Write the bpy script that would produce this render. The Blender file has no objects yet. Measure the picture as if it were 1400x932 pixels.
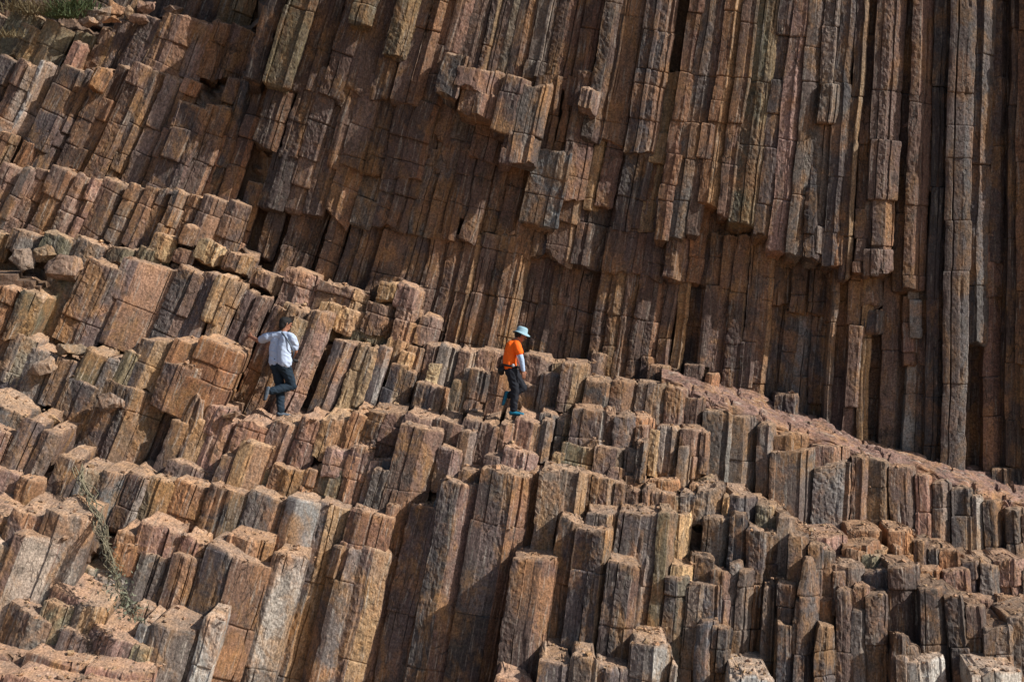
import bpy, math, random
import numpy as np

# ------------------------------------------------------------------ camera, light, exposure
F = 1944.4                      # focal length in photo pixels (50 mm on a 36 mm wide, 1400 px frame)
CX, CY = 700.0, 466.0
sc = bpy.context.scene
COL = sc.collection
cam_d = bpy.data.cameras.new("camera"); cam = bpy.data.objects.new("camera", cam_d); COL.objects.link(cam)
cam_d.lens = 50.0; cam_d.sensor_width = 36.0; cam_d.clip_start = 0.1; cam_d.clip_end = 5000
cam.location = (0, 0, 0); cam.rotation_euler = (math.radians(90), 0, 0)
sc.camera = cam
SUN = np.array((0.77, -0.25, 0.57)); SUN /= np.linalg.norm(SUN)
EL = math.asin(SUN[2]); AZ = math.atan2(SUN[0], SUN[1])
w = bpy.data.worlds.new("World"); sc.world = w; w.use_nodes = True
nt = w.node_tree; bg = nt.nodes["Background"]
sky = nt.nodes.new("ShaderNodeTexSky"); sky.sky_type = 'NISHITA'; sky.sun_disc = False
sky.sun_elevation = EL; sky.sun_rotation = AZ; sky.air_density = 1.0; sky.dust_density = 1.5
nt.links.new(sky.outputs[0], bg.inputs[0]); bg.inputs[1].default_value = 0.09
sun_d = bpy.data.lights.new("sun", 'SUN'); sun_d.energy = 4.9; sun_d.angle = math.radians(0.5)
sun_d.color = (1.0, 0.95, 0.88)
sun = bpy.data.objects.new("sun", sun_d); COL.objects.link(sun)
from mathutils import Vector
sun.rotation_euler = Vector(SUN).to_track_quat('Z', 'Y').to_euler()
sun.location = (30, -10, 30)
sc.view_settings.view_transform = 'Standard'; sc.view_settings.look = 'None'
sc.view_settings.exposure = 0.52; sc.view_settings.gamma = 1.0
sc.render.engine = 'CYCLES'; sc.cycles.max_bounces = 5; sc.cycles.diffuse_bounces = 3
rng = np.random.default_rng(7)

# ------------------------------------------------------------------ numpy noise
def _h(ix, iy, iz, seed):
    n = (ix * 374761393 + iy * 668265263 + iz * 1274126177 + seed * 974711) & 0xFFFFFFFF
    n = ((n ^ (n >> 13)) * 1274126177) & 0xFFFFFFFF
    n = ((n ^ (n >> 16)) * 2246822519) & 0xFFFFFFFF
    return ((n ^ (n >> 15)) & 0xFFFFFF) / float(0xFFFFFF)
def vnoise(p, seed=0):
    i = np.floor(p).astype(np.int64); f = p - i; u = f * f * (3 - 2 * f)
    x, y, z = i[..., 0], i[..., 1], i[..., 2]
    ux, uy, uz = u[..., 0], u[..., 1], u[..., 2]
    def L(a, b, t): return a + (b - a) * t
    return L(L(L(_h(x, y, z, seed), _h(x+1, y, z, seed), ux), L(_h(x, y+1, z, seed), _h(x+1, y+1, z, seed), ux), uy),
             L(L(_h(x, y, z+1, seed), _h(x+1, y, z+1, seed), ux), L(_h(x, y+1, z+1, seed), _h(x+1, y+1, z+1, seed), ux), uy), uz) * 2 - 1
def fbm(p, seed=0, octv=3, gain=.5):
    a, s, o = 1.0, 0.0, 0.0
    for k in range(octv):
        o = o + a * vnoise(p * (2.03 ** k), seed + 17 * k); s += a; a *= gain
    return o / s
def stepped(v, k):                                   # flat flakes with sharp scarps between them
    t = v * k; b = np.floor(t); f = t - b
    return (b + np.clip((f - .72) / .28, 0, 1)) / k

# ------------------------------------------------------------------ rock materials
def rock_material(name):
    m = bpy.data.materials.new(name); m.use_nodes = True
    t = m.node_tree; N = t.nodes; Lk = t.links; N.clear()
    out = N.new('ShaderNodeOutputMaterial'); bs = N.new('ShaderNodeBsdfPrincipled'); Lk.new(bs.outputs[0], out.inputs[0])
    bs.inputs['Roughness'].default_value = .82; bs.inputs['Specular IOR Level'].default_value = .28
    at = N.new('ShaderNodeAttribute'); at.attribute_name = 'rk'
    tint = N.new('ShaderNodeAttribute'); tint.attribute_name = 'tint'
    geo = N.new('ShaderNodeNewGeometry')
    def mapping(src, s):
        mp = N.new('ShaderNodeMapping'); mp.inputs['Scale'].default_value = s; Lk.new(src, mp.inputs[0]); return mp.outputs[0]
    def noise(src, scale, detail, rough=.6, dist=0.0):
        n = N.new('ShaderNodeTexNoise'); n.inputs['Scale'].default_value = scale; n.inputs['Detail'].default_value = detail
        n.inputs['Roughness'].default_value = rough; n.inputs['Distortion'].default_value = dist
        Lk.new(src, n.inputs['Vector']); return n.outputs[0]
    def ramp(src, a, b, lo=0., hi=1.):
        r = N.new('ShaderNodeMapRange'); r.inputs[1].default_value = a; r.inputs[2].default_value = b
        r.inputs[3].default_value = lo; r.inputs[4].default_value = hi; Lk.new(src, r.inputs[0]); return r.outputs[0]
    def mixc(fac, a, b, mode='MIX'):
        x = N.new('ShaderNodeMix'); x.data_type = 'RGBA'; x.blend_type = mode
        if isinstance(fac, float): x.inputs[0].default_value = fac
        else: Lk.new(fac, x.inputs[0])
        for k, v in ((6, a), (7, b)):
            if isinstance(v, tuple): x.inputs[k].default_value = (*v, 1)
            else: Lk.new(v, x.inputs[k])
        return x.outputs[2]
    def mul(a, b):
        x = N.new('ShaderNodeMath'); x.operation = 'MULTIPLY'
        for k, v in ((0, a), (1, b)):
            if isinstance(v, float): x.inputs[k].default_value = v
            else: Lk.new(v, x.inputs[k])
        return x.outputs[0]
    rk = at.outputs['Vector']; base = tint.outputs['Color']; cap = tint.outputs['Alpha']; pos = geo.outputs['Position']
    streak = noise(mapping(rk, (11, .9, 5)), 1.0, 6, .62, .25)
    streak2 = noise(mapping(rk, (26, 1.6, 9)), 1.0, 4, .6, .3)
    patch = noise(mapping(pos, (1, 1, .6)), 1.9, 7, .68, .5)
    blot = noise(mapping(pos, (1.4, 1.4, .7)), 2.6, 8, .74, .3)
    patch2 = noise(pos, 3.4, 6, .68, .4)
    fine = noise(pos, 26, 6, .72)
    grain = noise(mapping(rk, (60, 14, 9)), 1.0, 5, .7)
    reg = noise(mapping(pos, (1, 1, .7)), .75, 5, .6, .6)
    reg2 = noise(mapping(pos, (1, 1, .8)), 1.15, 6, .65, .4)
    base = mixc(ramp(reg, .46, .64, 0., .45), base, (.130, .080, .070))                # purplish-brown zones
    base = mixc(ramp(reg2, .52, .64, 0., .6), base, (.33, .166, .074))                # iron-stained zones
    c = mixc(ramp(patch, .49, .62, 0., .6), base, (.29, .155, .058))                 # rust stain
    c = mixc(ramp(streak, .56, .74, 0., .65), c, (.10, .07, .055), 'MIX')            # dark seep streaks
    c = mixc(ramp(streak2, .56, .70, 0., .6), c, (.36, .325, .275))                    # pale mineral streaks
    c = mixc(ramp(patch2, .56, .72, 0., .5), c, (.115, .105, .085))                   # grey-olive lichen film
    c = mixc(ramp(blot, .55, .66, 0., .72), c, (.050, .042, .037))                    # black weathering crust
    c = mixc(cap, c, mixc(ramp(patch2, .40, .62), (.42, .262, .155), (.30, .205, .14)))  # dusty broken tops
    wv = N.new('ShaderNodeVectorMath'); wv.operation = 'MULTIPLY_ADD'; wv.inputs[1].default_value = (.10, .30, .1)
    nn = N.new('ShaderNodeTexNoise'); nn.inputs['Scale'].default_value = 5; nn.inputs['Detail'].default_value = 4; Lk.new(pos, nn.inputs['Vector'])
    Lk.new(nn.outputs['Color'], wv.inputs[0]); Lk.new(rk, wv.inputs[2])
    vo = N.new('ShaderNodeTexVoronoi'); vo.feature = 'DISTANCE_TO_EDGE'; vo.inputs['Scale'].default_value = 1.0
    Lk.new(mapping(wv.outputs[0], (6.5, 1.5, 7)), vo.inputs['Vector'])
    line = ramp(vo.outputs['Distance'], .012, .045, 1., 0.)                              # hairline cracks, open only in places
    line = mul(line, ramp(noise(pos, 1.3, 4), .52, .66))
    inv = N.new('ShaderNodeMath'); inv.operation = 'SUBTRACT'; inv.inputs[0].default_value = 1.0; Lk.new(line, inv.inputs[1]); crk = inv.outputs[0]
    c = mixc(mul(line, .55), c, (.03, .024, .02))
    v = ramp(fine, .30, .70, .35, 1.6)
    v2 = ramp(grain, .3, .7, .6, 1.35)
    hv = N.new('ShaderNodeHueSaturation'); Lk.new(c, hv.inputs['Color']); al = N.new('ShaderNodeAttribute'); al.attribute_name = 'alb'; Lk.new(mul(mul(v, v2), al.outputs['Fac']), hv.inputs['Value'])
    Lk.new(hv.outputs[0], bs.inputs['Base Color'])
    bm_ = ramp(noise(pos, 1.7, 4), .40, .62, .15, 1.)
    b1 = N.new('ShaderNodeBump'); b1.inputs['Strength'].default_value = 1.0; b1.inputs['Distance'].default_value = .018
    Lk.new(noise(mapping(rk, (24, 6, 9)), 1.0, 9, .74, .3), b1.inputs['Height'])
    b2 = N.new('ShaderNodeBump'); Lk.new(bm_, b2.inputs['Strength']); b2.inputs['Distance'].default_value = .030
    Lk.new(noise(pos, 24, 9, .78), b2.inputs['Height']); Lk.new(b1.outputs[0], b2.inputs['Normal'])
    b3 = N.new('ShaderNodeBump'); b3.inputs['Strength'].default_value = .7; b3.inputs['Distance'].default_value = .03
    Lk.new(crk, b3.inputs['Height']); Lk.new(b2.outputs[0], b3.inputs['Normal']); b2 = b3
    Lk.new(b2.outputs[0], bs.inputs['Normal'])
    return m
ROCK = rock_material('columnar_rock')

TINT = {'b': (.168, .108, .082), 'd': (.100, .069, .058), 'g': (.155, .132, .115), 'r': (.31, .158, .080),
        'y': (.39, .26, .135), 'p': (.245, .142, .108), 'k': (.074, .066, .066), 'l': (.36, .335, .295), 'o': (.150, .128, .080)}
TWORD = {'b': 'brown', 'd': 'dark brown', 'g': 'grey-brown', 'r': 'rust-orange', 'y': 'yellowish', 'p': 'pinkish-brown',
         'k': 'blackish', 'l': 'pale grey', 'o': 'olive-brown'}

# ------------------------------------------------------------------ columns
LX = [-60, 150, 260, 350, 450, 600, 760, 900, 1000, 1150, 1280, 1460]
LU = [27, 25, 21, 17.5, 18, 15, 11.5, 9, 7.5, 3.2, .5, -1.5]
LM = [22, 22, 22, 22, 20, 14.5, 10, 7, 5, 2.5, 0, -2]
LD = [22, 18, 17, 16, 14, 11, 8.5, 6, 5, 2, -.5, -3]
def lean(x, y):
    u, m, d = np.interp(x, LX, LU), np.interp(x, LX, LM), np.interp(x, LX, LD)
    return math.radians(float(np.interp(y, [250, 430, 560, 720], [u, m, m, d])))

def wpt(px, py, Y): return np.array(((px - CX) / F * Y, Y, (CY - py) / F * Y))

def add_mesh(name, V, Fc, mat, tint=None, rk=None, origin=None, smooth=False, alb=1.0):
    """V (n,3), Fc list of index arrays of shape (k,3) or (k,4)"""
    me = bpy.data.meshes.new(name)
    o = np.zeros(3) if origin is None else np.asarray(origin, float)
    V = np.asarray(V, float) - o
    loops = np.concatenate([f.ravel() for f in Fc]).astype(np.int32)
    sizes = np.concatenate([np.full(len(f), f.shape[1]) for f in Fc]).astype(np.int32)
    starts = np.concatenate(([0], np.cumsum(sizes)[:-1])).astype(np.int32)
    me.vertices.add(len(V)); me.vertices.foreach_set('co', V.astype(np.float32).ravel())
    me.loops.add(len(loops)); me.loops.foreach_set('vertex_index', loops)
    me.polygons.add(len(sizes)); me.polygons.foreach_set('loop_start', starts); me.polygons.foreach_set('loop_total', sizes)
    me.update(calc_edges=True); me.validate()
    if tint is not None:
        a = me.attributes.new('tint', 'FLOAT_COLOR', 'POINT'); a.data.foreach_set('color', np.asarray(tint, np.float32).ravel())
    if rk is not None:
        a = me.attributes.new('rk', 'FLOAT_VECTOR', 'POINT'); a.data.foreach_set('vector', np.asarray(rk, np.float32).ravel())
    if tint is not None:
        a = me.attributes.new('alb', 'FLOAT', 'POINT'); a.data.foreach_set('value', np.full(len(V), alb, np.float32))  # albedo factor per row; paints grazing-light dimness into the upper wall
    me.polygons.foreach_set('use_smooth', np.full(len(sizes), smooth))
    if mat: me.materials.append(mat)
    ob = bpy.data.objects.new(name, me); ob.location = o; COL.objects.link(ob)
    return ob

BEDS = [([345, 560, 700, 850, 1010], [115, 140, 150, 165, 172]), ([345, 560, 760, 1000], [200, 222, 270, 275]), ([345, 600, 800, 1000], [160, 186, 196, 225]),
        ([345, 480, 600, 700, 830], [280, 303, 328, 345, 365]), ([820, 870, 960, 1050, 1150], [365, 372, 388, 412, 445]), ([345, 520, 700, 820, 960], [245, 262, 290, 312, 322]),
        ([0, 150, 340], [150, 166, 192]), ([0, 100, 250, 330], [272, 270, 285, 300]), ([400, 600, 800, 1000], [345, 395, 425, 455]), ([0, 150, 345], [195, 205, 232]), ([860, 1000, 1160], [95, 110, 118])]
def build_column(c, seed):
    """one jointed rock prism; c holds the traced edge, depth, faces and tint"""
    r = np.random.default_rng(seed)
    Y = c['Y']; m = Y / F
    ref = c['ref']                                           # 't' traced along its top, 'b' along its bottom
    xm, yt, yb = (c['xl'] + c['xr']) / 2, c['yt'], c['yb']
    ys = np.arange(yt, yb + 3.9, 4.0)
    xs = np.empty_like(ys); an = np.empty_like(ys)
    order = range(len(ys)) if ref == 't' else range(len(ys) - 1, -1, -1)
    x = xm; prev = None
    for k in order:
        if prev is not None: x = x - math.tan(lean(x, ys[k])) * (ys[k] - prev)
        xs[k] = x; an[k] = lean(x, ys[k]) + c.get('rot', 0); prev = ys[k]
    a0 = an[0 if ref == 't' else -1]
    w = (c['xr'] - c['xl']) * m * math.cos(a0) * 1.10
    seg = np.hypot(np.diff(xs), np.diff(ys)) * m
    T = np.concatenate(([0], np.cumsum(seg))); LEN = T[-1]
    # outline: left corner, front arris (one or two), right corner, back
    e = c.get('e', None); e = r.uniform(.5, .85) if e is None else e
    if c.get('e') is not None: e = min(.92, max(.12, e + r.normal(0, .08)))
    aL = math.radians(c.get('aL', r.uniform(-2, 15))); aR = math.radians(c.get('aR', r.uniform(24, 58)))
    if ref == 'b': aL *= .6; aR = math.radians(r.uniform(14, 42))
    D = c.get('D', 1.1)
    sL, sR = -w / 2, w / 2; sA = sL + e * w
    cut = r.uniform(.10, .22) * w if (w > .42 and r.random() < .6) else 0
    pts = [(sL, 0 + (sA - sL) * math.tan(aL))]
    if cut: pts += [(sA - cut, cut * math.tan(math.radians(4)) * 1.0), (sA, 0)]
    else: pts += [(sA, 0)]
    pts += [(sR, min((sR - sA) * math.tan(aR), .22))]
    pts[0] = (sL, min(pts[0][1], .14))
    nfront = len(pts)
    pts += [(sR - .03, pts[-1][1] + .18), (sR * .8, D), (sL * .8, D), (sL + .03, pts[0][1] + .18)]
    pts = np.array(pts)
    P = []; cor = []; face = []
    h = .026
    n = len(pts)
    for k in range(n):
        A, B = pts[k], pts[(k + 1) % n]; L = np.hypot(*(B - A))
        front = k < nfront - 1 or k == nfront - 1 or k == n - 1
        q = max(1, int(round(L / (h if front else .3))))
        for j in range(q):
            P.append(A + (B - A) * j / q); cor.append(min(j, q - j) * L / q if front else 9); face.append(k if k < nfront - 1 else -1)
    P = np.array(P); cor = np.array(cor); face = np.array(face)
    grv = np.zeros(len(P)); gk = []
    for k in range(nfront - 1):                              # long cracks splitting a face
        L = np.hypot(*(pts[k + 1] - pts[k]))
        for q in range(int(L / .14 * r.uniform(.2, 1.05) * c.get('grv', 1))):
            fr = r.uniform(.12, .88); gk.append((k, fr))
    for k, fr in gk:
        cand = np.where(face == k)[0]; i0 = cand[int(fr * (len(cand) - 1))]
        base = P[i0]; d_ = (pts[k + 1] - pts[k]); d_ = d_ / np.hypot(*d_)
        ins_ = np.array([base + d_ * .010, base + d_ * .021])
        P = np.insert(P, i0 + 1, ins_, 0); cor = np.insert(cor, i0 + 1, [.1, .1]); face = np.insert(face, i0 + 1, [k, k]); grv = np.insert(grv, i0 + 1, [r.uniform(.015, .07), 0])
    strip = np.cumsum((face != np.roll(face, 1)) | (np.roll(grv, 1) > 0)) ; strip -= strip.min()
    nx = np.roll(P, -1, 0) - np.roll(P, 1, 0); NR = np.stack((nx[:, 1], -nx[:, 0]), 1); NR /= np.linalg.norm(NR, axis=1)[:, None] + 1e-9
    U = np.concatenate(([0], np.cumsum(np.hypot(*np.diff(P, axis=0).T))))
    # joint blocks along the axis
    br = [0.0]
    jl = c.get('joint', 1.0) * (1.7 if ref == 'b' else 1.0)
    while br[-1] < LEN:
        br.append(br[-1] + r.uniform(.3, 1.5) * jl)
    br[-1] = LEN
    if Y > 26.4:                                             # bedding cracks that run on from column to column
        for lx_, ly_ in BEDS:
            yc = np.interp(xs, lx_, ly_, left=-999, right=-999); k_ = np.argmin(np.abs(yc - ys))
            if abs(yc[k_] - ys[k_]) < 5 and .15 < T[k_] < LEN - .15 and r.random() < .85:
                tb = T[k_] + r.normal(0, .012); br = [q for q in br if abs(q - tb) > .28 or q in (0.0, LEN)] + [tb]
        br = sorted(br)
    if len(br) > 2 and br[-1] - br[-2] < .2: br.pop(-2)
    tt, ins, dd, ds, sc_, bt = [], [], [], [], [], []
    off = c.get('off', 1.0)
    for b in range(len(br) - 1):
        t0, t1 = br[b], br[b + 1]
        k = max(2, int((t1 - t0) / .030)); t = np.linspace(t0, t1, k + 1)
        t = np.sort(np.concatenate((t, [t0 + .015, t1 - .015])))
        z = np.zeros(len(t)); gv = r.uniform(.006, .032); z[0] = z[-1] = gv; z[1] = z[-2] = gv * .25
        tt.append(t); ins.append(z)
        od = 0 if b == 0 else r.normal(0, .022 if ref == 't' else .010) * off + (r.uniform(-.10, .07) * off if r.random() < .2 else 0)
        dd.append(np.full(len(t), od)); ds.append(np.full(len(t), r.normal(0, .008) * off)); sc_.append(np.full(len(t), r.normal(1, .015))); bt.append(np.full(len(t), b))
    t = np.concatenate(tt); ins = np.concatenate(ins); dd = np.concatenate(dd); ds = np.concatenate(ds); sc_ = np.concatenate(sc_); bt = np.concatenate(bt)
    px = np.interp(t, T, xs); py = np.interp(t, T, ys); a = np.interp(t, T, an)
    nr, npr = len(t), len(P)
    q3 = np.empty((nr, npr, 3)); so = seed * 13.7
    q3[..., 0] = P[None, :, 0] + so; q3[..., 1] = P[None, :, 1] + .37 * so; q3[..., 2] = t[:, None]
    qa = q3 * np.array((1, 1, .45))
    nst, nbl = strip.max() + 1, len(br)
    soff = r.normal(0, .016, (nbl, nst)) * (1 + .9 * (r.random((nbl, nst)) < .15)); stin = np.exp(r.normal(0, .16, (nbl, 1)) + r.normal(0, .15, (nbl, nst)))
    srough = r.uniform(.15, 1.0, (1, nst)) * np.ones((nbl, 1))
    if ref == 'b': soff = .3 * soff + r.normal(0, .018, (1, nst)); stin = stin ** .6 * np.exp(r.normal(0, .12, (1, nst)))
    isf = (face >= 0)[None, :]
    soff, stin, srough = soff[bt][:, strip] * isf, stin[bt][:, strip], srough[bt][:, strip]
    rough = c.get('rough', 1.0) * srough
    dis = .020 * fbm(qa * 1.8, 3, 2) + .060 * (stepped(fbm(qa * 2.4, 11, 3) * .5 + .5, 6) - .5) + .010 * fbm(q3 * 11, 23, 2) + .012 * vnoise(q3 * np.array((31, 31, 22)), 31)
    dis = dis * rough
    chip = np.clip(1 - cor / .045, 0, 1)[None, :] * (.002 + .075 * np.clip(fbm(q3 * 3.6, 41, 3) - .12, 0, 1))
    endd = np.minimum(t, LEN - t)
    endchip = np.clip(1 - endd / .06, 0, 1)[:, None] * (.002 + .09 * np.clip(fbm(q3 * 4, 47, 3) - .1, 0, 1))
    crack = grv[None, :] * np.clip(.55 + 3.2 * vnoise(np.stack((q3[..., 0] * 2.5, q3[..., 1] * 0, q3[..., 2] * 1.3), -1), 53), 0, 1)
    rad = dis + soff - chip - endchip - ins[:, None] - crack - .002
    taper = 1 - c.get('taper', 0) * np.clip(1 - t / .5, 0, 1)[:, None]
    S = P[None, :, 0] * sc_[:, None] * taper + NR[None, :, 0] * rad + ds[:, None] + (.045 * fbm(np.stack((t * .9, t * 0 + so, t * 0), -1), 63, 3))[:, None]
    Dp = P[None, :, 1] + NR[None, :, 1] * rad + dd[:, None] + c.get('tip', 0) * (t - (LEN if ref == 'b' else 0))[:, None]
    dip, tilt = c.get('dip', .08), c.get('tilt', r.normal(0, .09))
    btilt = r.normal(0, .16); rg = c.get('cut', .6)
    lim = .42 * LEN
    def cut_top(S_, D_):                                     # height of the broken top below its highest point
        q = np.stack((S_ + so, D_ + .7 * so, np.zeros_like(S_)), -1)
        st = stepped(fbm(q * 2.6, 91, 2) * .5 + .5, 3)
        g = -D_ * dip - S_ * tilt + rg * (.26 * np.clip(.62 - st, 0, 1) * kst + .05 * fbm(q * 5, 93, 3) + .018 * vnoise(q * 16, 95))
        eg = np.clip(np.abs(S_) / (w / 2 + 1e-6) - .72, 0, 1) / .28
        g = g + rg * eg * .10 * np.clip(fbm(q * 3.3 + 9, 97, 2) + .05, 0, 1)
        return np.clip(g, -.5, lim)
    def cut_bot(S_, D_):
        q = np.stack((S_ + so + 5, D_ + .7 * so, np.zeros_like(S_)), -1)
        st = stepped(fbm(q * 2.6, 191, 2) * .5 + .5, 3)
        return np.clip(-S_ * btilt + np.clip(D_, 0, 1) * c.get('bdip', -.15) + .2 * np.clip(.6 - st, 0, 1) * kst + .05 * fbm(q * 5, 193, 3), -.4, lim)
    kst = 1.0 if r.random() < .5 else 0.15
    def place(S_, D_, t_):
        a_ = np.interp(t_, t, a); px_ = np.interp(t_, t, px); py_ = np.interp(t_, t, py)
        over = np.minimum(t_, 0) + np.maximum(t_ - LEN, 0)
        ca, sa = np.cos(a_), np.sin(a_)
        return np.stack(((px_ - CX) * m + S_ * ca - over * sa, Y + D_, (CY - py_) * m - S_ * sa - over * ca), -1)
    wav = .05 * fbm(np.stack((q3[..., 0] * 1.6, q3[..., 1] * 1.6, q3[..., 2] * .9), -1), 57, 2)
    ct, cb = cut_top(S, Dp), LEN - cut_bot(S, Dp)
    t2 = t[:, None] + wav * (np.minimum(t, LEN - t)[:, None] > .05)
    tf = np.minimum(np.maximum(t2, ct), np.maximum(cb, ct + .05))
    tf[0] = ct[0]; tf[-1] = np.maximum(cb, ct + .05)[-1]
    V = place(S, Dp, tf).reshape(-1, 3)
    idx = np.arange(nr * npr).reshape(nr, npr); nxt = np.roll(idx, -1, 1)
    quads = np.stack((idx[:-1], idx[1:], nxt[1:], nxt[:-1]), -1).reshape(-1, 4)
    tl = TINT[c['tint'][0]]; tr = tuple(.55 * q + .45 * p for p, q in zip(TINT[c['tint'][0]], TINT[c['tint'][-1]]))  # tr: right face colour, iron stain with some sunlight painted in
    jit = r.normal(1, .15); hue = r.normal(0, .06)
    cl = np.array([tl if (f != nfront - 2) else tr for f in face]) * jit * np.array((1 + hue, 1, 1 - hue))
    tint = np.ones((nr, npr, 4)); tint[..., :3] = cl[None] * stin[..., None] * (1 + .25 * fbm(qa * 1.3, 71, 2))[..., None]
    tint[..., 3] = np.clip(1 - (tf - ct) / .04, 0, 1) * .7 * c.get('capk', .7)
    rk = np.empty((nr, npr, 3)); rk[..., 0] = U[None]; rk[..., 1] = t[:, None]; rk[..., 2] = seed * 1.37 % 50
    Vs, Ts, Rs, Fs = [V], [tint.reshape(-1, 4)], [rk.reshape(-1, 3)], [quads]
    # caps
    base = len(V)
    for ring, top in ((0, True), (nr - 1, False)):
        Sr, Dr = S[ring], Dp[ring]; front_ = P[:, 1] < D * .9
        sc0 = .5 * Sr[front_].mean() + .5 * Sr.mean(); dc0 = .5 * Dr[front_].mean() + .5 * Dr.mean()
        last = idx[ring]
        rings = (.93, .84, .74, .64, .54, .44, .34, .24, .12) if top else (.8, .55, .28)
        for s in rings:
            S2 = sc0 + (Sr - sc0) * s; D2 = dc0 + (Dr - dc0) * s
            nv = place(S2, D2, cut_top(S2, D2) if top else LEN - cut_bot(S2, D2))
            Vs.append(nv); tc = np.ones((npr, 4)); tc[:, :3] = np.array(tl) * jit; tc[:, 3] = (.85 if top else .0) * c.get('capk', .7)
            Ts.append(tc); rr = np.zeros((npr, 3)); rr[:, :2] = nv[:, :2] * .6; rr[:, 2] = seed % 50; Rs.append(rr)
            cur = base + np.arange(npr); base += npr
            A, B = last, cur
            f = np.stack((A, np.roll(A, -1), np.roll(B, -1), B), -1)
            Fs.append(f if top else f[:, ::-1]); last = cur
        s1, d1 = np.array([sc0]), np.array([dc0])
        cen = place(s1, d1, cut_top(s1, d1) if top else LEN - cut_bot(s1, d1))[0]
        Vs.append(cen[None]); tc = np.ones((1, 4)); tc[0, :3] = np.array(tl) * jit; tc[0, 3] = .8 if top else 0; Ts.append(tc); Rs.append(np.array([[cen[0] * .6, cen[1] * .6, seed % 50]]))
        f = np.stack((last, np.roll(last, -1), np.full(npr, base)), -1); base += 1
        Fs.append(f if top else f[:, ::-1])
    V = np.concatenate(Vs)
    mid = wpt(px[-1], py[-1], Y + .3)
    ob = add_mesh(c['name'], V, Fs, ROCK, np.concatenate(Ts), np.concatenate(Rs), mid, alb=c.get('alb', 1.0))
    return ob

# ------------------------------------------------------------------ the traced columns
# entry: left edge, right edge, top, bottom (photo px on the reference edge), arris (0..1), tint front/right (right tint: part stain, part painted sunlight), options
ROWS = []
def row(phrase, Y, ref, text, yt=None, yb=None, **kw):
    out = []
    for ln in text.replace('\n', ';').split(';'):
        f = ln.split()
        if not f: continue
        c = dict(kw); c['Y'] = Y; c.setdefault('tip', .08 if ref == 'b' else (-.07 if Y < 26.45 else .0)); c['ref'] = ref
        c['xl'], c['xr'] = float(f[0]), float(f[1])
        c['yt'] = yt if f[2] == '-' else float(f[2]); c['yb'] = yb if f[3] == '-' else float(f[3])
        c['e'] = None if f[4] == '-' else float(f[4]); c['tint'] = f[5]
        if c.pop('face', 0) and c['e'] is not None and c['tint'][-1] not in 'kd': c['aR'] = 10 + (len(out) * 7) % 17; c['aL'] = 8 + (len(out) * 5) % 14; c['e'] = c['e'] * .75
        for o in f[6:]:
            k, v = o.split('=')
            if k == 'out': c['Y'] -= float(v)
            else: c[k] = float(v)
        if ref == 't' and c['Y'] < 26.4 and c['yb'] - c['yt'] < 60: c['yb'] += 14
        out.append(c)
    ROWS.append((phrase, out))

row("in the upper wall's top row", 26.85, 'b', '''
335 357 - 108 .6 d; 358 397 - 118 .72 oo out=.12; 397 433 - 128 .5 d out=-.1; 433 470 - 132 .6 d; 470 505 - 125 .5 b; 478 508 - 34 .5 o out=.3
505 545 - 134 .4 d; 523 558 - 76 .6 oy out=.25; 532 572 - 142 .8 br out=.1; 556 582 - 110 .5 d; 575 602 - 100 .7 b; 597 626 - 120 .4 bp
620 645 - 110 .5 b; 643 668 - 98 .6 dy; 664 692 - 104 .6 bo; 690 716 - 110 .5 dr; 714 744 - 114 .55 gd; 742 776 - 120 .45 dp
776 800 - 150 .5 dp; 795 823 - 190 .6 gp out=.1; 820 853 - 191 .7 rb; 852 894 - 207 .8 kr out=.1
893 914 - 328 .5 bp; 912 938 - 326 .6 g; 936 956 - 322 .6 b
955 985 - 278 .6 ry out=0.12; 980 1000 - 293 .7 bo out=0.12; 997 1034 - 303 .75 oy out=0.12; 1030 1053 - 325 .6 d out=0.12; 1050 1077 - 345 .5 p out=0.12; 1076 1101 - 350 .5 g out=0.12
1100 1126 - 352 .6 g out=0.12; 1124 1147 - 366 .5 k out=0.12; 1146 1163 - 379 .6 dy out=0.12
''', yt=-50, alb=0.68, D=1.4, joint=1.1, bdip=-.25)  # low alb: the wall's dim grazing light is put into its colour
row("at the upper wall's far right", 26.85, 'b', '''
1160 1183 - 374 .7 d out=-.15; 1182 1222 - 378 .6 bp out=.15; 1220 1238 - 396 .5 d out=-.1; 1236 1267 - 396 .25 bp out=.1; 1264 1290 - 640 .6 k out=-.2
1287 1319 - 655 .75 bg out=-.05; 1318 1355 - 470 .55 kg out=.1; 1353 1379 - 356 .5 d; 1376 1398 - 640 .6 d out=-.2; 1392 1424 - 500 .5 b; 1420 1460 - 660 .5 d
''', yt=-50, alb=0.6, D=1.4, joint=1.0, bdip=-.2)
row("in the upper wall's ragged right shoulder", 26.68, 't', '''
1112 1142 155 352 .45 kd; 1150 1178 122 360 .6 rb; 1178 1200 130 372 .5 b; 1195 1228 158 374 .55 dr out=.1; 1232 1262 128 172 .5 p; 1262 1300 180 262 .55 b
1098 1122 -30 80 .5 g; 1120 1146 -20 60 .5 g; 1144 1168 -40 70 .5 k; 1192 1214 30 112 .5 k; 1212 1232 20 110 .6 k; 1234 1258 66 128 .5 k taper=.4
1300 1328 125 178 .5 l; 1326 1362 128 182 .5 l; 1312 1368 182 330 .4 b out=-.1; 1270 1294 140 190 .5 y taper=.3
''', alb=0.72, D=1.0, rough=1.4)
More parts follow.
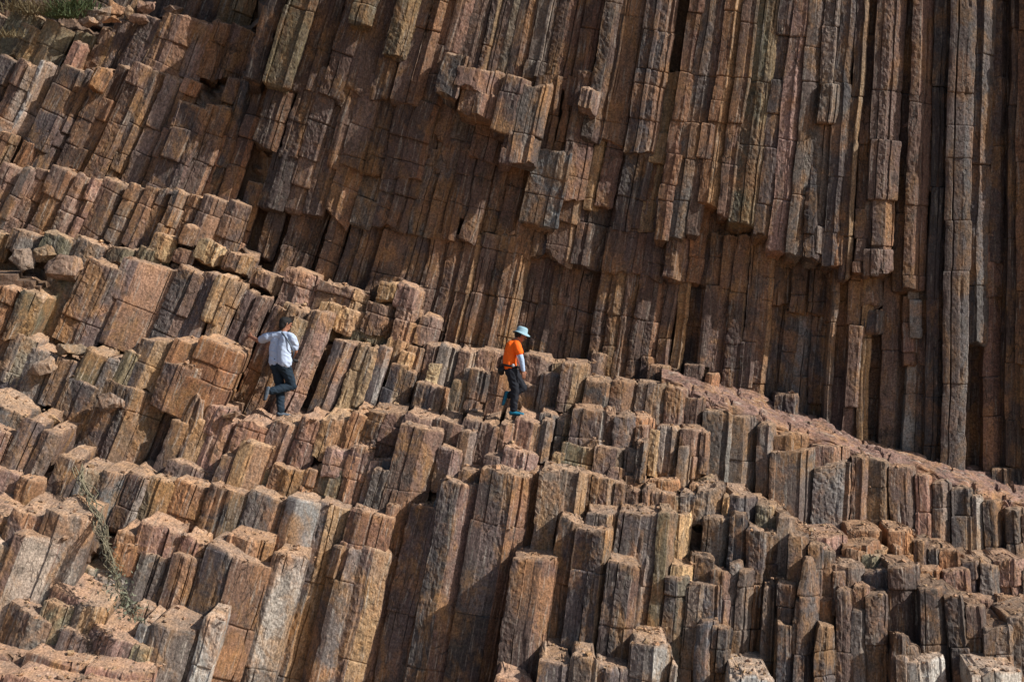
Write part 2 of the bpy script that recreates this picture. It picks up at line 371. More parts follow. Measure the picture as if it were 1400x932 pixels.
row("in the upper wall's second layer", 27.05, 'b', '''
345 380 - 200 .7 dr; 379 408 - 215 .75 dr; 405 446 - 219 .6 d; 444 463 - 226 .6 b; 461 498 - 232 .75 b; 496 522 - 240 .5 d; 520 574 - 243 .72 dr out=.1
572 592 - 216 .5 d; 588 620 - 196 .6 b; 590 624 - 234 .6 g out=-.05; 622 642 - 230 .5 d out=-0.1; 640 684 - 221 .85 b out=.05; 682 712 - 228 .75 d; 712 746 - 226 .85 db out=.1
744 764 - 266 .6 r; 760 797 - 276 .25 dp out=.15; 796 817 - 285 .5 y; 814 840 - 283 .6 p; 838 874 - 318 .7 kd; 872 896 - 316 .6 y
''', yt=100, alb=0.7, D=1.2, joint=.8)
row("in the jutting knot at upper centre", 26.4, 't', '''
611 643 70 132 .75 kp; 630 692 92 128 .6 p; 632 692 126 158 .6 bp D=.7; 690 728 104 182 .55 dp; 715 758 112 226 .8 gd D=.5; 692 712 178 226 .6 d D=.6; 795 822 118 152 .4 b
''', alb=0.85, D=.8, joint=.7, bdip=-.15)
row("in the upper wall's third layer", 27.2, 'b', '''
350 386 - 283 .6 d; 385 413 - 288 .5 b; 412 441 - 294 .6 d; 440 476 - 301 .6 br; 475 506 - 306 .7 g; 505 529 - 310 .6 d; 528 556 - 314 .5 d; 555 581 - 319 .5 g
580 602 - 323 .6 g; 600 621 - 326 .6 d; 620 646 - 300 .5 b; 645 673 - 297 .6 d out=-0.1; 630 656 - 331 .6 b; 655 674 - 336 .5 d out=-0.1; 672 702 - 344 .6 d out=-0.1; 700 727 - 346 .6 b out=-0.1
725 743 - 349 .5 k; 742 782 - 355 .65 by; 780 824 - 363 .3 dg; 710 762 - 306 .75 gk out=.3
823 851 - 370 .5 b; 850 867 - 372 .6 d; 864 886 - 375 .4 b; 880 907 - 380 .5 d; 905 941 - 384 .3 dp out=.12; 940 959 - 387 .6 rd; 957 977 - 391 .5 b out=-0.15
975 1001 - 396 .6 d out=-0.15; 1000 1021 - 399 .5 k out=-0.15; 1020 1037 - 406 .6 d out=-0.15; 1035 1057 - 410 .5 k out=-0.15; 1055 1082 - 416 .6 k out=-0.15; 1080 1107 - 426 .5 d out=-0.15; 1105 1132 - 432 .6 d out=-0.15; 1130 1150 - 440 .5 d out=-0.15
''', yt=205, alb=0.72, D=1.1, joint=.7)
row('at the foot of the upper wall', 27.55, 'b', '''
345 370 268 350 .5 d out=.06; 368 394 268 382 .6 b out=.06; 392 417 268 392 .5 d out=.06; 415 441 268 410 .6 br out=.06; 440 463 268 425 .6 d out=.06; 462 487 268 440 .5 d out=.06; 485 511 292 445 .5 d out=.06; 510 536 292 452 .6 b out=.06; 535 557 292 455 .6 d out=.06
556 581 - 462 .7 b out=.12; 580 603 - 470 .5 d out=.12; 602 626 - 478 .6 by out=.12; 625 651 - 482 .5 b out=.12; 650 673 - 486 .6 k out=.12; 672 696 - 490 .6 by out=.1; 695 721 - 492 .5 d out=-0.12; 720 746 - 496 .6 d out=-0.12; 745 771 - 500 .5 b out=-0.12
770 801 - 505 .7 b out=-0.12; 800 819 - 512 .6 d out=.12; 818 837 - 518 .4 by out=.12; 836 856 - 524 .6 b out=.12; 855 873 - 530 .5 d out=.12; 872 894 - 536 .6 dr out=.12; 893 911 - 540 .6 b out=.12; 910 926 - 548 .5 y out=.12; 925 949 - 552 .75 kr out=-.12; 948 966 - 556 .5 d out=.12
965 986 - 562 .5 b out=.12; 985 1006 - 572 .75 dy out=.12; 1005 1023 - 578 .6 b out=.12; 1022 1041 - 584 .6 by out=.12; 1040 1061 - 590 .5 k out=-0.12; 1060 1079 - 594 .6 k out=-0.12; 1078 1101 - 600 .5 g out=-0.12; 1100 1126 - 606 .65 kl out=-0.12; 1124 1134 - 610 .5 g out=.3
1132 1152 - 612 .5 d out=.1; 1150 1171 - 618 .6 b out=.3; 1170 1184 - 624 .5 y out=.3; 1183 1202 - 630 .6 k out=-.15; 1200 1236 - 634 .4 bg out=.15; 1235 1251 - 640 .6 l out=.3; 1250 1262 - 645 .5 k out=.3; 1260 1284 - 650 .7 dy out=.3
1283 1299 - 654 .4 y out=.3; 1297 1322 - 660 .5 g out=.3; 1320 1347 - 668 .6 d out=-.1; 1345 1372 - 676 .5 p out=.3; 1370 1387 - 684 .6 d out=.3; 1385 1412 - 688 .5 b out=.3; 1410 1450 - 694 .5 d out=.3
''', yt=320, alb=0.8, D=1.0, joint=.9)
row("jutting from the right wall's foot", 27.0, 't', '''
1236 1260 404 500 .6 pb; 1258 1287 398 502 .7 b; 1284 1313 408 504 .55 bp; 1180 1212 376 420 .6 bg; 1182 1212 424 454 .6 k; 1118 1160 588 625 .5 d; 1295 1322 515 553 .7 d; 905 932 505 548 .6 by
966 985 510 562 .5 r; 940 966 498 556 .6 b; 810 832 480 516 .5 b; 890 920 500 540 .6 ry; 1060 1094 540 598 .6 k; 1090 1120 575 612 .5 g; 1355 1398 640 690 .5 k
''', alb=0.8, D=1.0)

row('in the top left bank of blocks', 27.9, 't', '''
-30 20 18 84 .5 g; 18 64 14 84 .6 o; 30 72 36 86 .5 oy out=.1; 62 106 30 92 .75 oo out=.15; 105 141 44 94 .6 o; 128 160 62 98 .5 d; 140 166 40 92 .6 by; 160 188 26 92 .6 d; 184 228 22 94 .8 dy out=.1
226 284 22 104 .4 br out=.2; 270 298 28 108 .4 bp out=.1; 292 322 30 108 .6 r; 316 350 34 112 .5 b; 100 122 58 92 .5 p out=.35
''', alb=0.85, D=.9, joint=.8)
row('behind the top left bank', 28.6, 't', '''
150 186 -40 34 .5 d; 182 214 -50 30 .6 b; 212 246 -40 28 .5 k; 244 276 -50 30 .6 d; 272 300 -40 34 .5 b; 296 326 -50 40 .6 d; 320 346 -50 44 .5 o; 340 366 -50 112 .6 oy; -40 0 -10 40 .5 o
''', alb=0.7, D=1.0)
row("in the leaning rank at upper left", 27.45, 't', '''
-35 0 84 240 .5 g; -2 30 80 235 .6 k; 24 62 84 238 .5 bl out=.1; 58 84 88 240 .3 lr; 84 118 92 245 .75 kb out=.1; 116 134 96 248 .6 d; 130 150 90 120 .6 rb out=.3; 132 160 104 255 .7 db; 158 184 88 255 .8 br
182 210 88 258 .75 bd out=.12; 206 228 97 262 .5 dr; 226 254 104 265 .6 b; 252 274 108 268 .4 br; 244 288 143 275 .7 dp out=.22; 284 318 144 280 .8 br out=.2; 316 330 150 284 .4 p; 330 354 108 288 .6 k; 350 372 112 330 .7 dr; 312 334 108 280 .6 b out=-.1; 340 362 250 345 .6 dr
30 62 196 232 .5 r out=.15; 0 28 182 232 .4 ry out=.2
''', alb=0.85, D=1.0, joint=.8)
row('in the pale left bench', 26.95, 't', '''
-30 8 226 312 .5 g; 5 34 227 314 .6 b; 30 52 230 318 .5 gp out=.1; 48 76 232 325 .6 b; 74 110 234 330 .5 dr; 106 130 240 334 .6 b; 128 144 242 336 .5 p; 142 178 248 336 .7 bg; 176 200 252 338 .5 g
198 222 256 338 .5 b; 220 238 258 338 .6 d; 236 262 262 326 .4 gr out=.1; 258 280 265 330 .5 rb; 278 314 270 335 .55 br out=.1; 312 342 276 345 .5 b
''', alb=0.92, D=1.0, joint=.6, off=.6)
row('on the left rubble ledge', 26.5, 't', '''
212 245 322 352 .6 y; 252 272 305 334 .6 d; 240 268 338 360 .5 b; 272 310 330 362 .6 y; 310 345 342 372 .5 by; 150 190 336 362 .6 o; 190 235 342 368 .5 o; 100 150 330 362 .5 g; 60 104 322 352 .6 o; 15 62 318 350 .5 g; -30 18 315 345 .5 o
345 394 374 398 .5 by; 392 440 372 424 .6 bp; 438 508 392 440 .7 by; 390 440 420 446 .5 y; 440 505 420 452 .5 yb out=.1; 505 545 414 462 .6 b; 545 584 392 424 .6 p; 520 548 386 414 .6 y; 545 580 422 468 .5 b; 498 540 444 470 .5 o
430 470 438 462 .5 o; 470 505 448 472 .6 o; 575 606 432 474 .5 b
''', D=1.0, rough=1.5, joint=.6)
row("behind the man in white", 26.1, 't', '''
55 86 408 480 .6 kb; 80 122 376 485 .7 og; 118 176 360 480 .68 dk out=.15; 170 246 362 478 .3 dr aL=2 aR=9 rough=.5 grv=.3; 242 280 368 478 .75 kb; 278 310 374 545 .6 db; 308 337 385 575 .4 by; 334 354 398 575 .5 d out=-.05; 352 374 405 575 .5 br; 372 398 422 576 .75 dr out=-.1
394 426 420 576 .6 d; 424 460 426 576 .5 bp out=.05; 456 496 466 576 .7 kb; 490 508 468 575 .3 y; 505 521 475 572 .5 y; 518 538 474 556 .8 kl; 536 560 498 556 .85 ky; 552 570 506 556 .8 k; 568 608 526 560 .8 kb out=.25; 606 622 528 560 .4 r
620 650 520 562 .5 o; 646 676 504 565 .6 k; 674 700 508 566 .5 br
300 322 378 440 .4 y out=.1; 395 425 436 500 .3 dy out=.12
''', face=1, D=1.0, joint=1.3, off=.5)
row("behind the hiker in orange", 26.4, 't', '''
530 562 462 520 .6 y; 560 582 474 530 .5 g; 580 606 470 535 .6 b; 604 632 472 530 .5 g; 630 660 478 530 .6 bl; 656 692 480 540 .5 b; 688 724 486 572 .6 b; 720 760 484 572 .5 bg; 756 778 494 575 .6 y; 774 806 498 575 .5 g
740 768 510 575 .5 g out=.2; 712 742 525 575 .5 b out=.2; 545 566 480 540 .5 y out=.15; 588 612 494 540 .6 y out=.15; 636 660 500 545 .5 g out=.15; 670 694 520 565 .5 ry out=.1
''', D=.9, rough=1.3)
row("in the band under the sloping ledge", 26.0, 't', '''
772 808 496 568 .6 by; 803 842 516 580 .75 kg; 838 876 520 600 .4 br; 874 914 522 600 .6 g; 912 942 532 600 .5 b; 938 966 545 625 .6 b; 962 1000 562 660 .8 gl out=.1; 998 1040 566 672 .5 g; 1038 1064 580 680 .6 g
1060 1118 614 735 .7 gg out=.15; 1060 1110 598 640 .4 r; 1116 1168 630 738 .75 gb out=.12; 1112 1166 606 650 .5 pr; 1166 1188 622 735 .5 d; 1185 1220 630 745 .6 g; 1218 1255 636 755 .5 b; 1252 1278 646 760 .6 p
1276 1304 655 765 .5 g; 1302 1332 664 770 .7 g; 1330 1348 672 772 .3 gl; 1345 1376 678 772 .5 d; 1374 1402 690 775 .6 g; 1400 1440 700 780 .5 b
''', alb=0.85, D=.7, joint=1.3, off=.4, dip=.12)
LIPX = [880, 914, 942, 966, 1000, 1040, 1064, 1118, 1166, 1220, 1255, 1304, 1348, 1402, 1460, 1530]
LIPY = [514, 522, 532, 545, 562, 571, 582, 602, 614, 631, 642, 660, 677, 695, 713, 735]
for c in ROWS[-1][1]:
    if c['xl'] > 905 and c['Y'] > 25.95: c['yt'] = float(np.interp((c['xl'] + c['xr']) / 2, LIPX, LIPY)) + 3
row('in the blocky middle slope', 25.3, 't', '''
740 766 566 612 .6 g; 762 784 570 612 .4 gy; 784 828 560 612 .78 dl out=.15; 826 848 562 610 .5 b; 842 870 566 612 .6 k out=.1; 868 896 570 625 .5 r; 872 892 580 612 .6 b out=.1; 892 908 586 640 .4 y; 900 936 584 645 .6 g; 932 964 586 652 .5 b; 930 950 610 652 .6 g out=.1
960 975 590 650 .5 d; 770 812 606 645 .8 ob out=.3; 756 776 618 640 .5 y out=.35; 815 860 612 655 .6 do out=.35; 834 856 638 656 .5 b out=.4; 856 884 616 662 .7 gl out=.3; 872 888 600 650 .5 k out=.4; 858 885 648 668 .5 r out=.4
896 922 632 660 .5 r; 916 956 640 664 .6 b; 948 984 650 672 .5 o
''', D=1.2, rough=1.2)
row("in the step both men walk on", 24.95, 't', '''
235 264 576 660 .6 d; 262 292 574 660 .4 dy; 290 332 574 650 .6 p; 330 374 575 618 .5 pr; 372 414 575 655 .6 d; 412 446 573 640 .5 p; 444 482 570 620 .4 yr; 480 508 566 660 .4 r; 504 556 565 670 .6 dp; 554 600 570 690 .5 b
598 636 574 620 .8 dp; 634 662 574 650 .6 d; 630 656 590 640 .7 bg out=.15; 660 688 576 650 .6 b; 686 710 576 652 .5 bp; 706 744 575 655 .75 py; 742 760 574 620 .5 g
''', face=1, D=1.7, joint=.7, off=.5, dip=.12)
row("just below the walkers' step", 24.65, 't', '''
300 338 624 672 .6 d; 330 374 608 662 .5 yp out=.05; 335 376 640 680 .6 o; 374 422 638 676 .7 ry out=.05; 420 436 640 680 .4 r; 436 472 638 690 .7 o; 448 480 614 640 .5 p; 478 520 626 694 .3 rp; 480 512 612 632 .6 p; 508 530 630 700 .6 d; 528 556 628 700 .5 k
600 636 614 660 .7 bp out=.1; 632 656 640 670 .5 l; 662 690 622 660 .6 d out=.1; 690 738 616 650 .75 p out=.1; 235 300 640 672 .5 d
''', face=1, D=1.3, rough=1.2)
row("among the great middle foreground columns", 24.3, 't', '''
548 606 584 960 .62 db out=-.25; 512 552 640 960 .6 gd out=-.2; 500 534 706 960 .6 b out=-.1; 604 632 655 960 .3 ky; 606 668 662 960 .5 kp out=.25; 628 664 640 690 .5 k; 660 730 644 960 .72 kr out=.3; 640 664 700 960 .5 d out=.05; 590 615 720 960 .6 d out=.1; 562 610 690 960 .75 dr out=.1; 736 764 690 960 .6 d out=.05; 726 748 640 960 .3 r; 744 806 642 960 .65 gy out=.15; 530 552 690 960 .4 d
''', D=1.4, joint=2.2, off=.5, dip=.08)
row('in the front cluster of stubs', 23.4, 't', '''
704 762 764 960 .72 dp; 766 798 706 900 .6 kg out=-.3; 788 838 724 905 .78 ky; 806 850 702 900 .6 gy out=-.5; 832 877 772 905 .8 kp out=.2; 848 908 700 880 .6 kg out=-.5; 902 928 700 870 .7 ob out=-.45; 924 950 702 780 .3 y out=-.9; 920 950 770 800 .5 y out=-.4
''', cut=.5, D=1.3, joint=1.6, off=.6, dip=.11)
row('at bottom, left of the great columns', 24.15, 'b', '''
512 548 700 960 .75 dr; 540 572 690 960 .7 gr out=-.05; 470 500 760 960 .6 b
''', D=1.2, joint=1.6, tip=-.07)
row('at the bottom edge of the picture', 22.7, 't', '''
865 919 880 970 .6 gl; 740 786 902 970 .6 k out=.1; 782 818 898 970 .75 gl out=.15; 814 864 914 970 .4 k out=.1; 676 726 926 970 .5 p out=.1; 917 928 908 970 .5 l; 1000 1062 924 970 .6 l; 1225 1250 896 970 .5 g out=-.6; 1246 1296 902 970 .5 l out=-.6; 1330 1400 918 970 .5 l
''', D=1.3, dip=.14)
row('in the grey thicket at lower right', 23.7, 't', '''
948 978 758 860 .7 k out=-.2; 964 1006 708 800 .5 gl out=-.6; 1002 1026 702 800 .6 k out=-.5; 1024 1048 722 830 .75 kl out=-.4; 1044 1068 728 840 .5 d out=-.5; 1064 1088 706 830 .6 g out=-.6
914 946 788 960 .5 ko; 942 972 794 960 .5 g; 966 992 800 880 .6 k; 976 1012 778 960 .6 dp out=-.1; 996 1016 770 880 .5 g out=-.2; 1010 1034 780 960 .5 g out=-.1; 958 984 848 960 .6 k out=.2; 976 1004 858 960 .6 kg out=.25
1030 1048 800 960 .3 r out=-.3; 1046 1066 800 960 .3 g out=-.1; 1064 1092 798 960 .5 k; 1066 1090 852 960 .5 k out=.2; 1082 1110 732 830 .5 k out=-.3; 1106 1130 742 850 .6 k out=-.25; 1096 1126 764 960 .5 k taper=.5; 1088 1112 820 960 .5 k out=.1; 1116 1148 856 960 .5 k out=.25 taper=.3
1122 1142 814 900 .3 r out=-.2; 1126 1144 752 830 .6 g out=-.4; 1146 1170 806 960 .6 d; 1168 1192 800 850 .5 p out=-.1; 1166 1192 834 960 .5 gl; 1186 1216 812 960 .4 gb; 1212 1226 820 900 .5 k out=-.2
1218 1262 774 880 .45 dk out=-.15; 1216 1248 866 960 .4 dk out=.3 taper=.4; 1236 1262 884 960 .5 g out=.3; 1260 1298 804 960 .6 k; 1296 1324 812 960 .7 kg out=.05; 1320 1352 828 930 .6 d; 1346 1386 856 960 .7 g out=.2; 1380 1430 842 960 .6 g out=.1
1144 1186 772 815 .6 g out=-.35; 1184 1222 780 850 .6 k out=-.35; 1140 1160 780 840 .5 k out=-.3
''', alb=0.8, D=1.2, joint=1.0, rough=1.2)
row("in the blocks below the right band", 24.7, 't', '''
1070 1112 720 738 .5 r; 1108 1160 734 756 .6 p; 1154 1206 742 764 .6 r out=.1; 1196 1216 744 764 .5 y; 1158 1186 752 772 .5 r out=.2; 1180 1210 758 780 .5 o out=.2; 1162 1208 722 742 .7 r out=-.3; 1218 1252 724 772 .5 r out=-.3; 1250 1272 736 785 .6 d out=-.3; 1268 1290 744 785 .5 g out=-.3
1288 1314 752 792 .6 r out=-.25; 1262 1294 776 800 .5 r; 1292 1328 780 815 .6 p; 1318 1346 764 815 .5 k out=-.2; 1342 1372 768 830 .5 g out=-.2; 1360 1400 764 830 .5 p out=-.3; 1364 1404 812 850 .6 r out=.1; 1398 1440 774 860 .5 g out=-.3; 1330 1376 818 832 .5 p out=.15; 1204 1232 768 782 .6 p out=.15; 1222 1236 748 790 .5 r
''', alb=0.85, D=1.2, rough=1.3)
row("in the low tops behind the stubs", 24.6, 't', '''
796 848 652 700 .75 do; 842 858 660 700 .6 k; 856 886 670 702 .6 d; 880 898 664 704 .5 d; 894 932 674 706 .8 do; 930 946 670 706 .5 g; 940 960 676 706 .5 k; 956 994 662 706 .5 g; 990 1002 678 710 .6 y; 1000 1040 676 716 .5 k; 1036 1062 690 730 .6 o; 1052 1080 700 735 .5 o
846 880 662 672 .5 p out=-.3; 888 930 656 674 .5 r out=-.3; 946 960 660 676 .5 r out=-.3
''', D=1.2, rough=1.2)
row("in the left flank by the man", 25.2, 't', '''
214 264 556 662 .5 d out=-.15; 136 230 530 655 .56 ky out=.1 aL=8 aR=34; 194 242 464 536 .55 ky; 238 284 466 538 .3 rr aR=10 rough=.5 grv=.3; 274 338 472 578 .86 r aL=2 rough=.5 grv=.3; 226 270 498 545 .6 dr out=.15; 260 284 496 560 .4 r out=.1; 254 292 536 580 .8 d out=.2 taper=.6; 285 322 556 580 .6 p out=.2
84 152 566 650 .55 rg; 138 164 608 652 .6 o; 38 82 480 560 .5 g; 78 124 492 562 .5 k; 90 146 524 585 .6 k out=.1; 146 178 492 530 .7 g; 118 150 480 530 .5 o; 170 200 480 545 .5 o
-30 14 392 440 .5 r; 0 34 394 440 .4 r; -30 28 438 492 .5 g; 20 54 458 512 .6 go; -30 36 492 560 .6 kg; 8 36 512 560 .5 k; 28 52 518 560 .5 k; 30 60 400 470 .5 o
''', face=1, D=1.1, rough=1.3)
row('in the lower left step', 24.2, 't', '''
105 142 642 706 .5 gy; 138 174 646 722 .5 gl; 170 206 650 728 .6 dl out=.05; 202 242 656 728 .5 oy; 238 292 662 730 .5 rb; 290 304 664 730 .5 d; 298 346 670 800 .65 ky; 342 404 680 800 .6 gd; 396 440 684 970 .4 gl out=.1 rough=.5 grv=.4; 436 482 692 970 .7 ky; 478 538 702 800 .6 pr out=.1
456 500 748 970 .7 dg out=.2; 496 538 752 970 .5 dy out=.15; 346 398 745 970 .6 gl out=.05 rough=.5 grv=.4
-30 42 590 670 .6 p out=.3; -30 28 640 700 .5 p out=.45; 26 62 655 700 .5 r out=.5; 34 62 572 705 .5 d out=.2; 56 84 590 705 .6 dg out=.2; 80 108 622 705 .6 d out=.2; -30 38 552 600 .5 g
''', face=1, cut=.5, D=1.4, joint=1.5, off=.6, dip=.12)
row('in the shelf of pale slabs at left', 23.5, 't', '''
160 200 730 752 .5 p; 194 250 722 752 .6 p; 246 282 738 762 .5 p; 160 194 742 770 .6 r out=.05; 160 204 766 850 .5 l; 192 248 760 850 .3 gl; 236 296 764 860 .5 dg out=.1; 280 376 762 970 .42 kr out=.2 rough=.5 grv=.4; 314 376 738 756 .55 r out=-.1; 110 158 780 830 .4 ol
142 172 822 860 .6 k; 118 156 812 880 .5 dp out=.3; 150 196 842 905 .5 kp out=.35; 186 214 826 890 .6 gl out=.3; 128 160 790 850 .5 g out=.1; 204 230 800 880 .5 y; 376 420 760 970 .4 gl
''', face=1, cut=.35, D=1.3, dip=.18, joint=1.6, off=.6)
row('in the bottom left corner', 22.6, 't', '''
-40 24 740 870 .3 l; 18 80 735 880 .48 dl; 62 128 704 830 .25 gl out=-.2; 20 66 700 745 .6 dp out=-.3; -40 30 704 745 .5 p out=-.3; 6 88 844 905 .62 dl out=.25 dip=.3; 60 112 828 880 .5 o out=.15; 104 148 832 872 .4 gy out=.15; 66 128 816 832 .5 p out=.05
208 286 862 970 .36 kg out=.1 rough=.5 grv=.4; 280 308 846 970 .3 l; 188 214 856 930 .6 l out=.05; 84 130 868 900 .6 d out=.3; 118 196 872 905 .5 p out=.25; 180 212 885 930 .5 o out=.2
''', face=1, cut=.35, D=1.1, dip=.2, joint=1.5, off=.6)
row('in the cracked floor at bottom left', 21.9, 't', '''
-70 40 892 960 .5 p; 34 128 904 965 .5 p; 120 206 918 970 .5 p; -80 20 922 980 .5 p out=.5; 12 110 932 985 .5 p out=.5; 100 190 944 990 .5 p out=.45
''', cut=.35, D=1.5, dip=.18, tilt=.1)

ORD = ['first', 'second', 'third', 'fourth', 'fifth', 'sixth', 'seventh', 'eighth', 'ninth', 'tenth', 'eleventh', 'twelfth', 'thirteenth', 'fourteenth', 'fifteenth',
       'sixteenth', 'seventeenth', 'eighteenth', 'nineteenth', 'twentieth']

def column_path_x(c, y):
    """photo x of the column's axis at height y"""
    y0 = c['yt'] if c['ref'] == 't' else c['yb']; x = (c['xl'] + c['xr']) / 2
    n = max(1, int(abs(y - y0) / 8)); st = (y - y0) / n; yy = y0
    for _ in range(n): x -= math.tan(lean(x, yy)) * st; yy += st
    return x

n_col = 0
for phrase, cols in ROWS:
    for c in cols:
        n_col += 1; c['seed'] = n_col
        c['w'] = c['xr'] - c['xl']; c['h'] = c['yb'] - c['yt']
        asp = c['h'] / c['w']
        c['name'] = 'rock_column' if asp > 1.5 else ('stone_slab' if asp < .45 else 'rock_block')

ALL = [c for _, cols in ROWS for c in cols]
# how much of each the view from the path shows: the 300 largest columns are things of their own, the slivers between them one mass
ax, ay = np.arange(0, 1400, 4.0), np.arange(0, 932, 4.0)
ZB = np.full((len(ay), len(ax)), 1e9); OWN = np.full(ZB.shape, -1)
for k, c in enumerate(ALL):
    for j, y in enumerate(ay):
        if c['yt'] <= y <= c['yb']:
            x = column_path_x(c, y); a = (ax > x - c['w'] / 2) & (ax < x + c['w'] / 2) & (ZB[j] > c['Y'])
            ZB[j, a] = c['Y']; OWN[j, a] = k
cnt = np.bincount(OWN[OWN >= 0], minlength=len(ALL))
for k, c in enumerate(ALL): c['seen'] = int(cnt[k])
for kind in ('rock_column', 'rock_block'):
    L = sorted((c for c in ALL if c['name'] == kind), key=lambda c: -c['seen'])
    for k, c in enumerate(L): c['single'] = k < 296 and c['seen'] >= 3
for c in ALL:
    c.setdefault('single', True); c['ob'] = build_column(c, c['seed'])
rest = [c['ob'] for c in ALL if not c['single']]
with bpy.context.temp_override(active_object=rest[0], selected_editable_objects=rest, selected_objects=rest):
    bpy.ops.object.join()
rest[0].name = 'column_slivers'; rest[0]['kind'] = 'stuff'
rest[0]['label'] = 'narrow dark rock columns wedged between and behind the larger ones'; rest[0]['category'] = 'rock slivers'

# ------------------------------------------------------------------ the cliff mass behind them
GX = np.arange(-320, 1721, 8.0); GY = np.arange(-160, 1101, 8.0)
DEP = np.full((len(GY), len(GX)), np.nan)
for phrase, cols in ROWS:
    for c in cols:
        for j, y in enumerate(GY):
            if y < c['yt'] + 6 or y > max(c['yb'], c['yt'] + 14) - 4: continue
            x = column_path_x(c, y); a = (GX > x - c['w'] / 2) & (GX < x + c['w'] / 2)
            v = c['Y'] + min(.5, .25 + c['w'] * .006)
            DEP[j, a] = np.fmin(DEP[j, a], v)
for _ in range(400):                                     # grow into the gaps between rows
    bad = np.isnan(DEP)
    if not bad.any(): break
    st = []
    for dy, dx in ((0, 1), (0, -1), (1, 0), (-1, 0)):
        s = np.full_like(DEP, np.nan)
        s[max(dy, 0):len(GY) + min(dy, 0), max(dx, 0):len(GX) + min(dx, 0)] = DEP[max(-dy, 0):len(GY) + min(-dy, 0), max(-dx, 0):len(GX) + min(-dx, 0)]
        st.append(s)
    import warnings
    with warnings.catch_warnings():
        warnings.simplefilter('ignore')
        m = np.nanmax(np.stack(st), 0)
    DEP[bad] = m[bad]
XX, YY = np.meshgrid(GX, GY)
PV = np.stack(((XX - CX) / F * DEP, DEP, (CY - YY) / F * DEP), -1)
nz = fbm(PV * 2.5, 5, 3)
PV[..., 1] += .12 * nz
ii = np.arange(XX.size).reshape(XX.shape)
quads = np.stack((ii[:-1, :-1], ii[1:, :-1], ii[1:, 1:], ii[:-1, 1:]), -1).reshape(-1, 4)
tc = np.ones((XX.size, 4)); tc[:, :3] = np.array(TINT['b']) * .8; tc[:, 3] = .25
rkk = PV.reshape(-1, 3)[:, [0, 2, 1]].copy()
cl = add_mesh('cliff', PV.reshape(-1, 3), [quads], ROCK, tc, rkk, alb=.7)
cl['kind'] = 'structure'
# the sloping ledge at the foot of the wall: a thin flaky bed between the wall and the band of columns under it
lx = np.arange(905, 1520, 2.2)
ye = np.interp(lx, LIPX, LIPY) - 3
yw = np.interp(lx, [880, 940, 1000, 1100, 1200, 1300, 1400, 1530], [506, 518, 534, 572, 610, 636, 656, 684]) - 10
ND = 44; lv = []
for j in range(ND + 12):
    f = np.clip((j - 12) / (ND - 1), 0, 1); Yl = 26.25 + 1.25 * f
    n2 = np.stack((lx / 75, np.full_like(lx, Yl) * 1.0, lx * 0), -1)
    wob = .16 * fbm(n2 * 1.4, 301, 3)
    y = ye + (yw - ye) * f ** .9; Yd = Yl + wob * (1 - f)
    hgt = .30 * (stepped(fbm(n2 * np.array((1.6, 5.5, 1)) + 4, 303, 3) * .5 + .5, 6) - .5) - .12 * np.clip(1 - np.abs(fbm(n2 * np.array((2.2, 1.6, 1)), 307, 2)) * 14, 0, 1) + .03 * fbm(n2 * 9, 305, 3)
    drop = 0 if j >= 12 else (12 - j) * .03
    lip = 0
    lv.append(np.stack(((lx - CX) / F * Yl, Yd + .03 * fbm(n2 * 7 + j * .8, 311, 2) * (j < 12) + lip * .5, (CY - y) / F * Yl + hgt - drop), -1))
lv = np.stack(lv); ii = np.arange(lv.shape[0] * lv.shape[1]).reshape(lv.shape[:2])
quads2 = np.stack((ii[:-1, :-1], ii[:-1, 1:], ii[1:, 1:], ii[1:, :-1]), -1).reshape(-1, 4)
tcl = np.ones((ii.size, 4)); tcl[:, :3] = np.array((.185, .105, .085)); tcl[:, 3] = .1
lg = add_mesh('ledge', lv.reshape(-1, 3), [quads2], ROCK, tcl, lv.reshape(-1, 3)[:, [1, 0, 2]].copy()); lg['kind'] = 'structure'
# the ground far below, under the frame
g = [(-400, -100), (400, -100), (400, 400), (-400, 400)]
GZ = -9.5
gd = add_mesh('ground', np.array([(x, y, GZ) for x, y in g]), [np.array([[0, 1, 2, 3]])], ROCK,
              np.tile(np.array((*TINT['p'], .8)), (4, 1)), np.array([(x, y, 0) for x, y in g]))
gd['kind'] = 'structure'

# ------------------------------------------------------------------ labels
GROUP = {'rock_column': 'columns of the jointed rock cliff', 'rock_block': 'broken blocks on the cliff steps', 'stone_slab': 'flat stone slabs on the cliff steps'}
WORD = {'rock_column': 'column', 'rock_block': 'block', 'stone_slab': 'slab'}
CAT = {'rock_column': 'rock column', 'rock_block': 'rock block', 'stone_slab': 'stone slab'}
for phrase, cols in ROWS:
    sig = {}
    for c in sorted([c for c in cols if c['single']], key=lambda c: column_path_x(c, (c['yt'] + c['yb']) / 2)):
        wide = 'broad' if c['w'] > 44 else ('narrow' if c['w'] < 24 else '')
        tall = 'tall' if c['h'] > 180 else ('stubby' if c['h'] < 60 and c['name'] == 'rock_column' else '')
        tw = TWORD[c['tint'][0]]
        side = {'r': 'orange-sided', 'y': 'tan-sided', 'l': 'pale-sided', 'p': 'pink-sided'}.get(c['tint'][-1], '') if c['tint'][0] != c['tint'][-1] else ''
        s = ' '.join(x for x in (wide, tall, side, tw, 'rock', WORD[c['name']]) if x)
        sig.setdefault(s, []).append(c)
    for s, L in sig.items():
        for k, c in enumerate(L):
            ob = c['ob']
            if len(L) == 1: lab = s + ' ' + phrase
            else: lab = ORD[min(k, 19)] + ' ' + s + ' from left ' + phrase
            ob['label'] = lab; ob['kind'] = 'thing'; ob['category'] = CAT[c['name']]; ob['group'] = GROUP[c['name']]

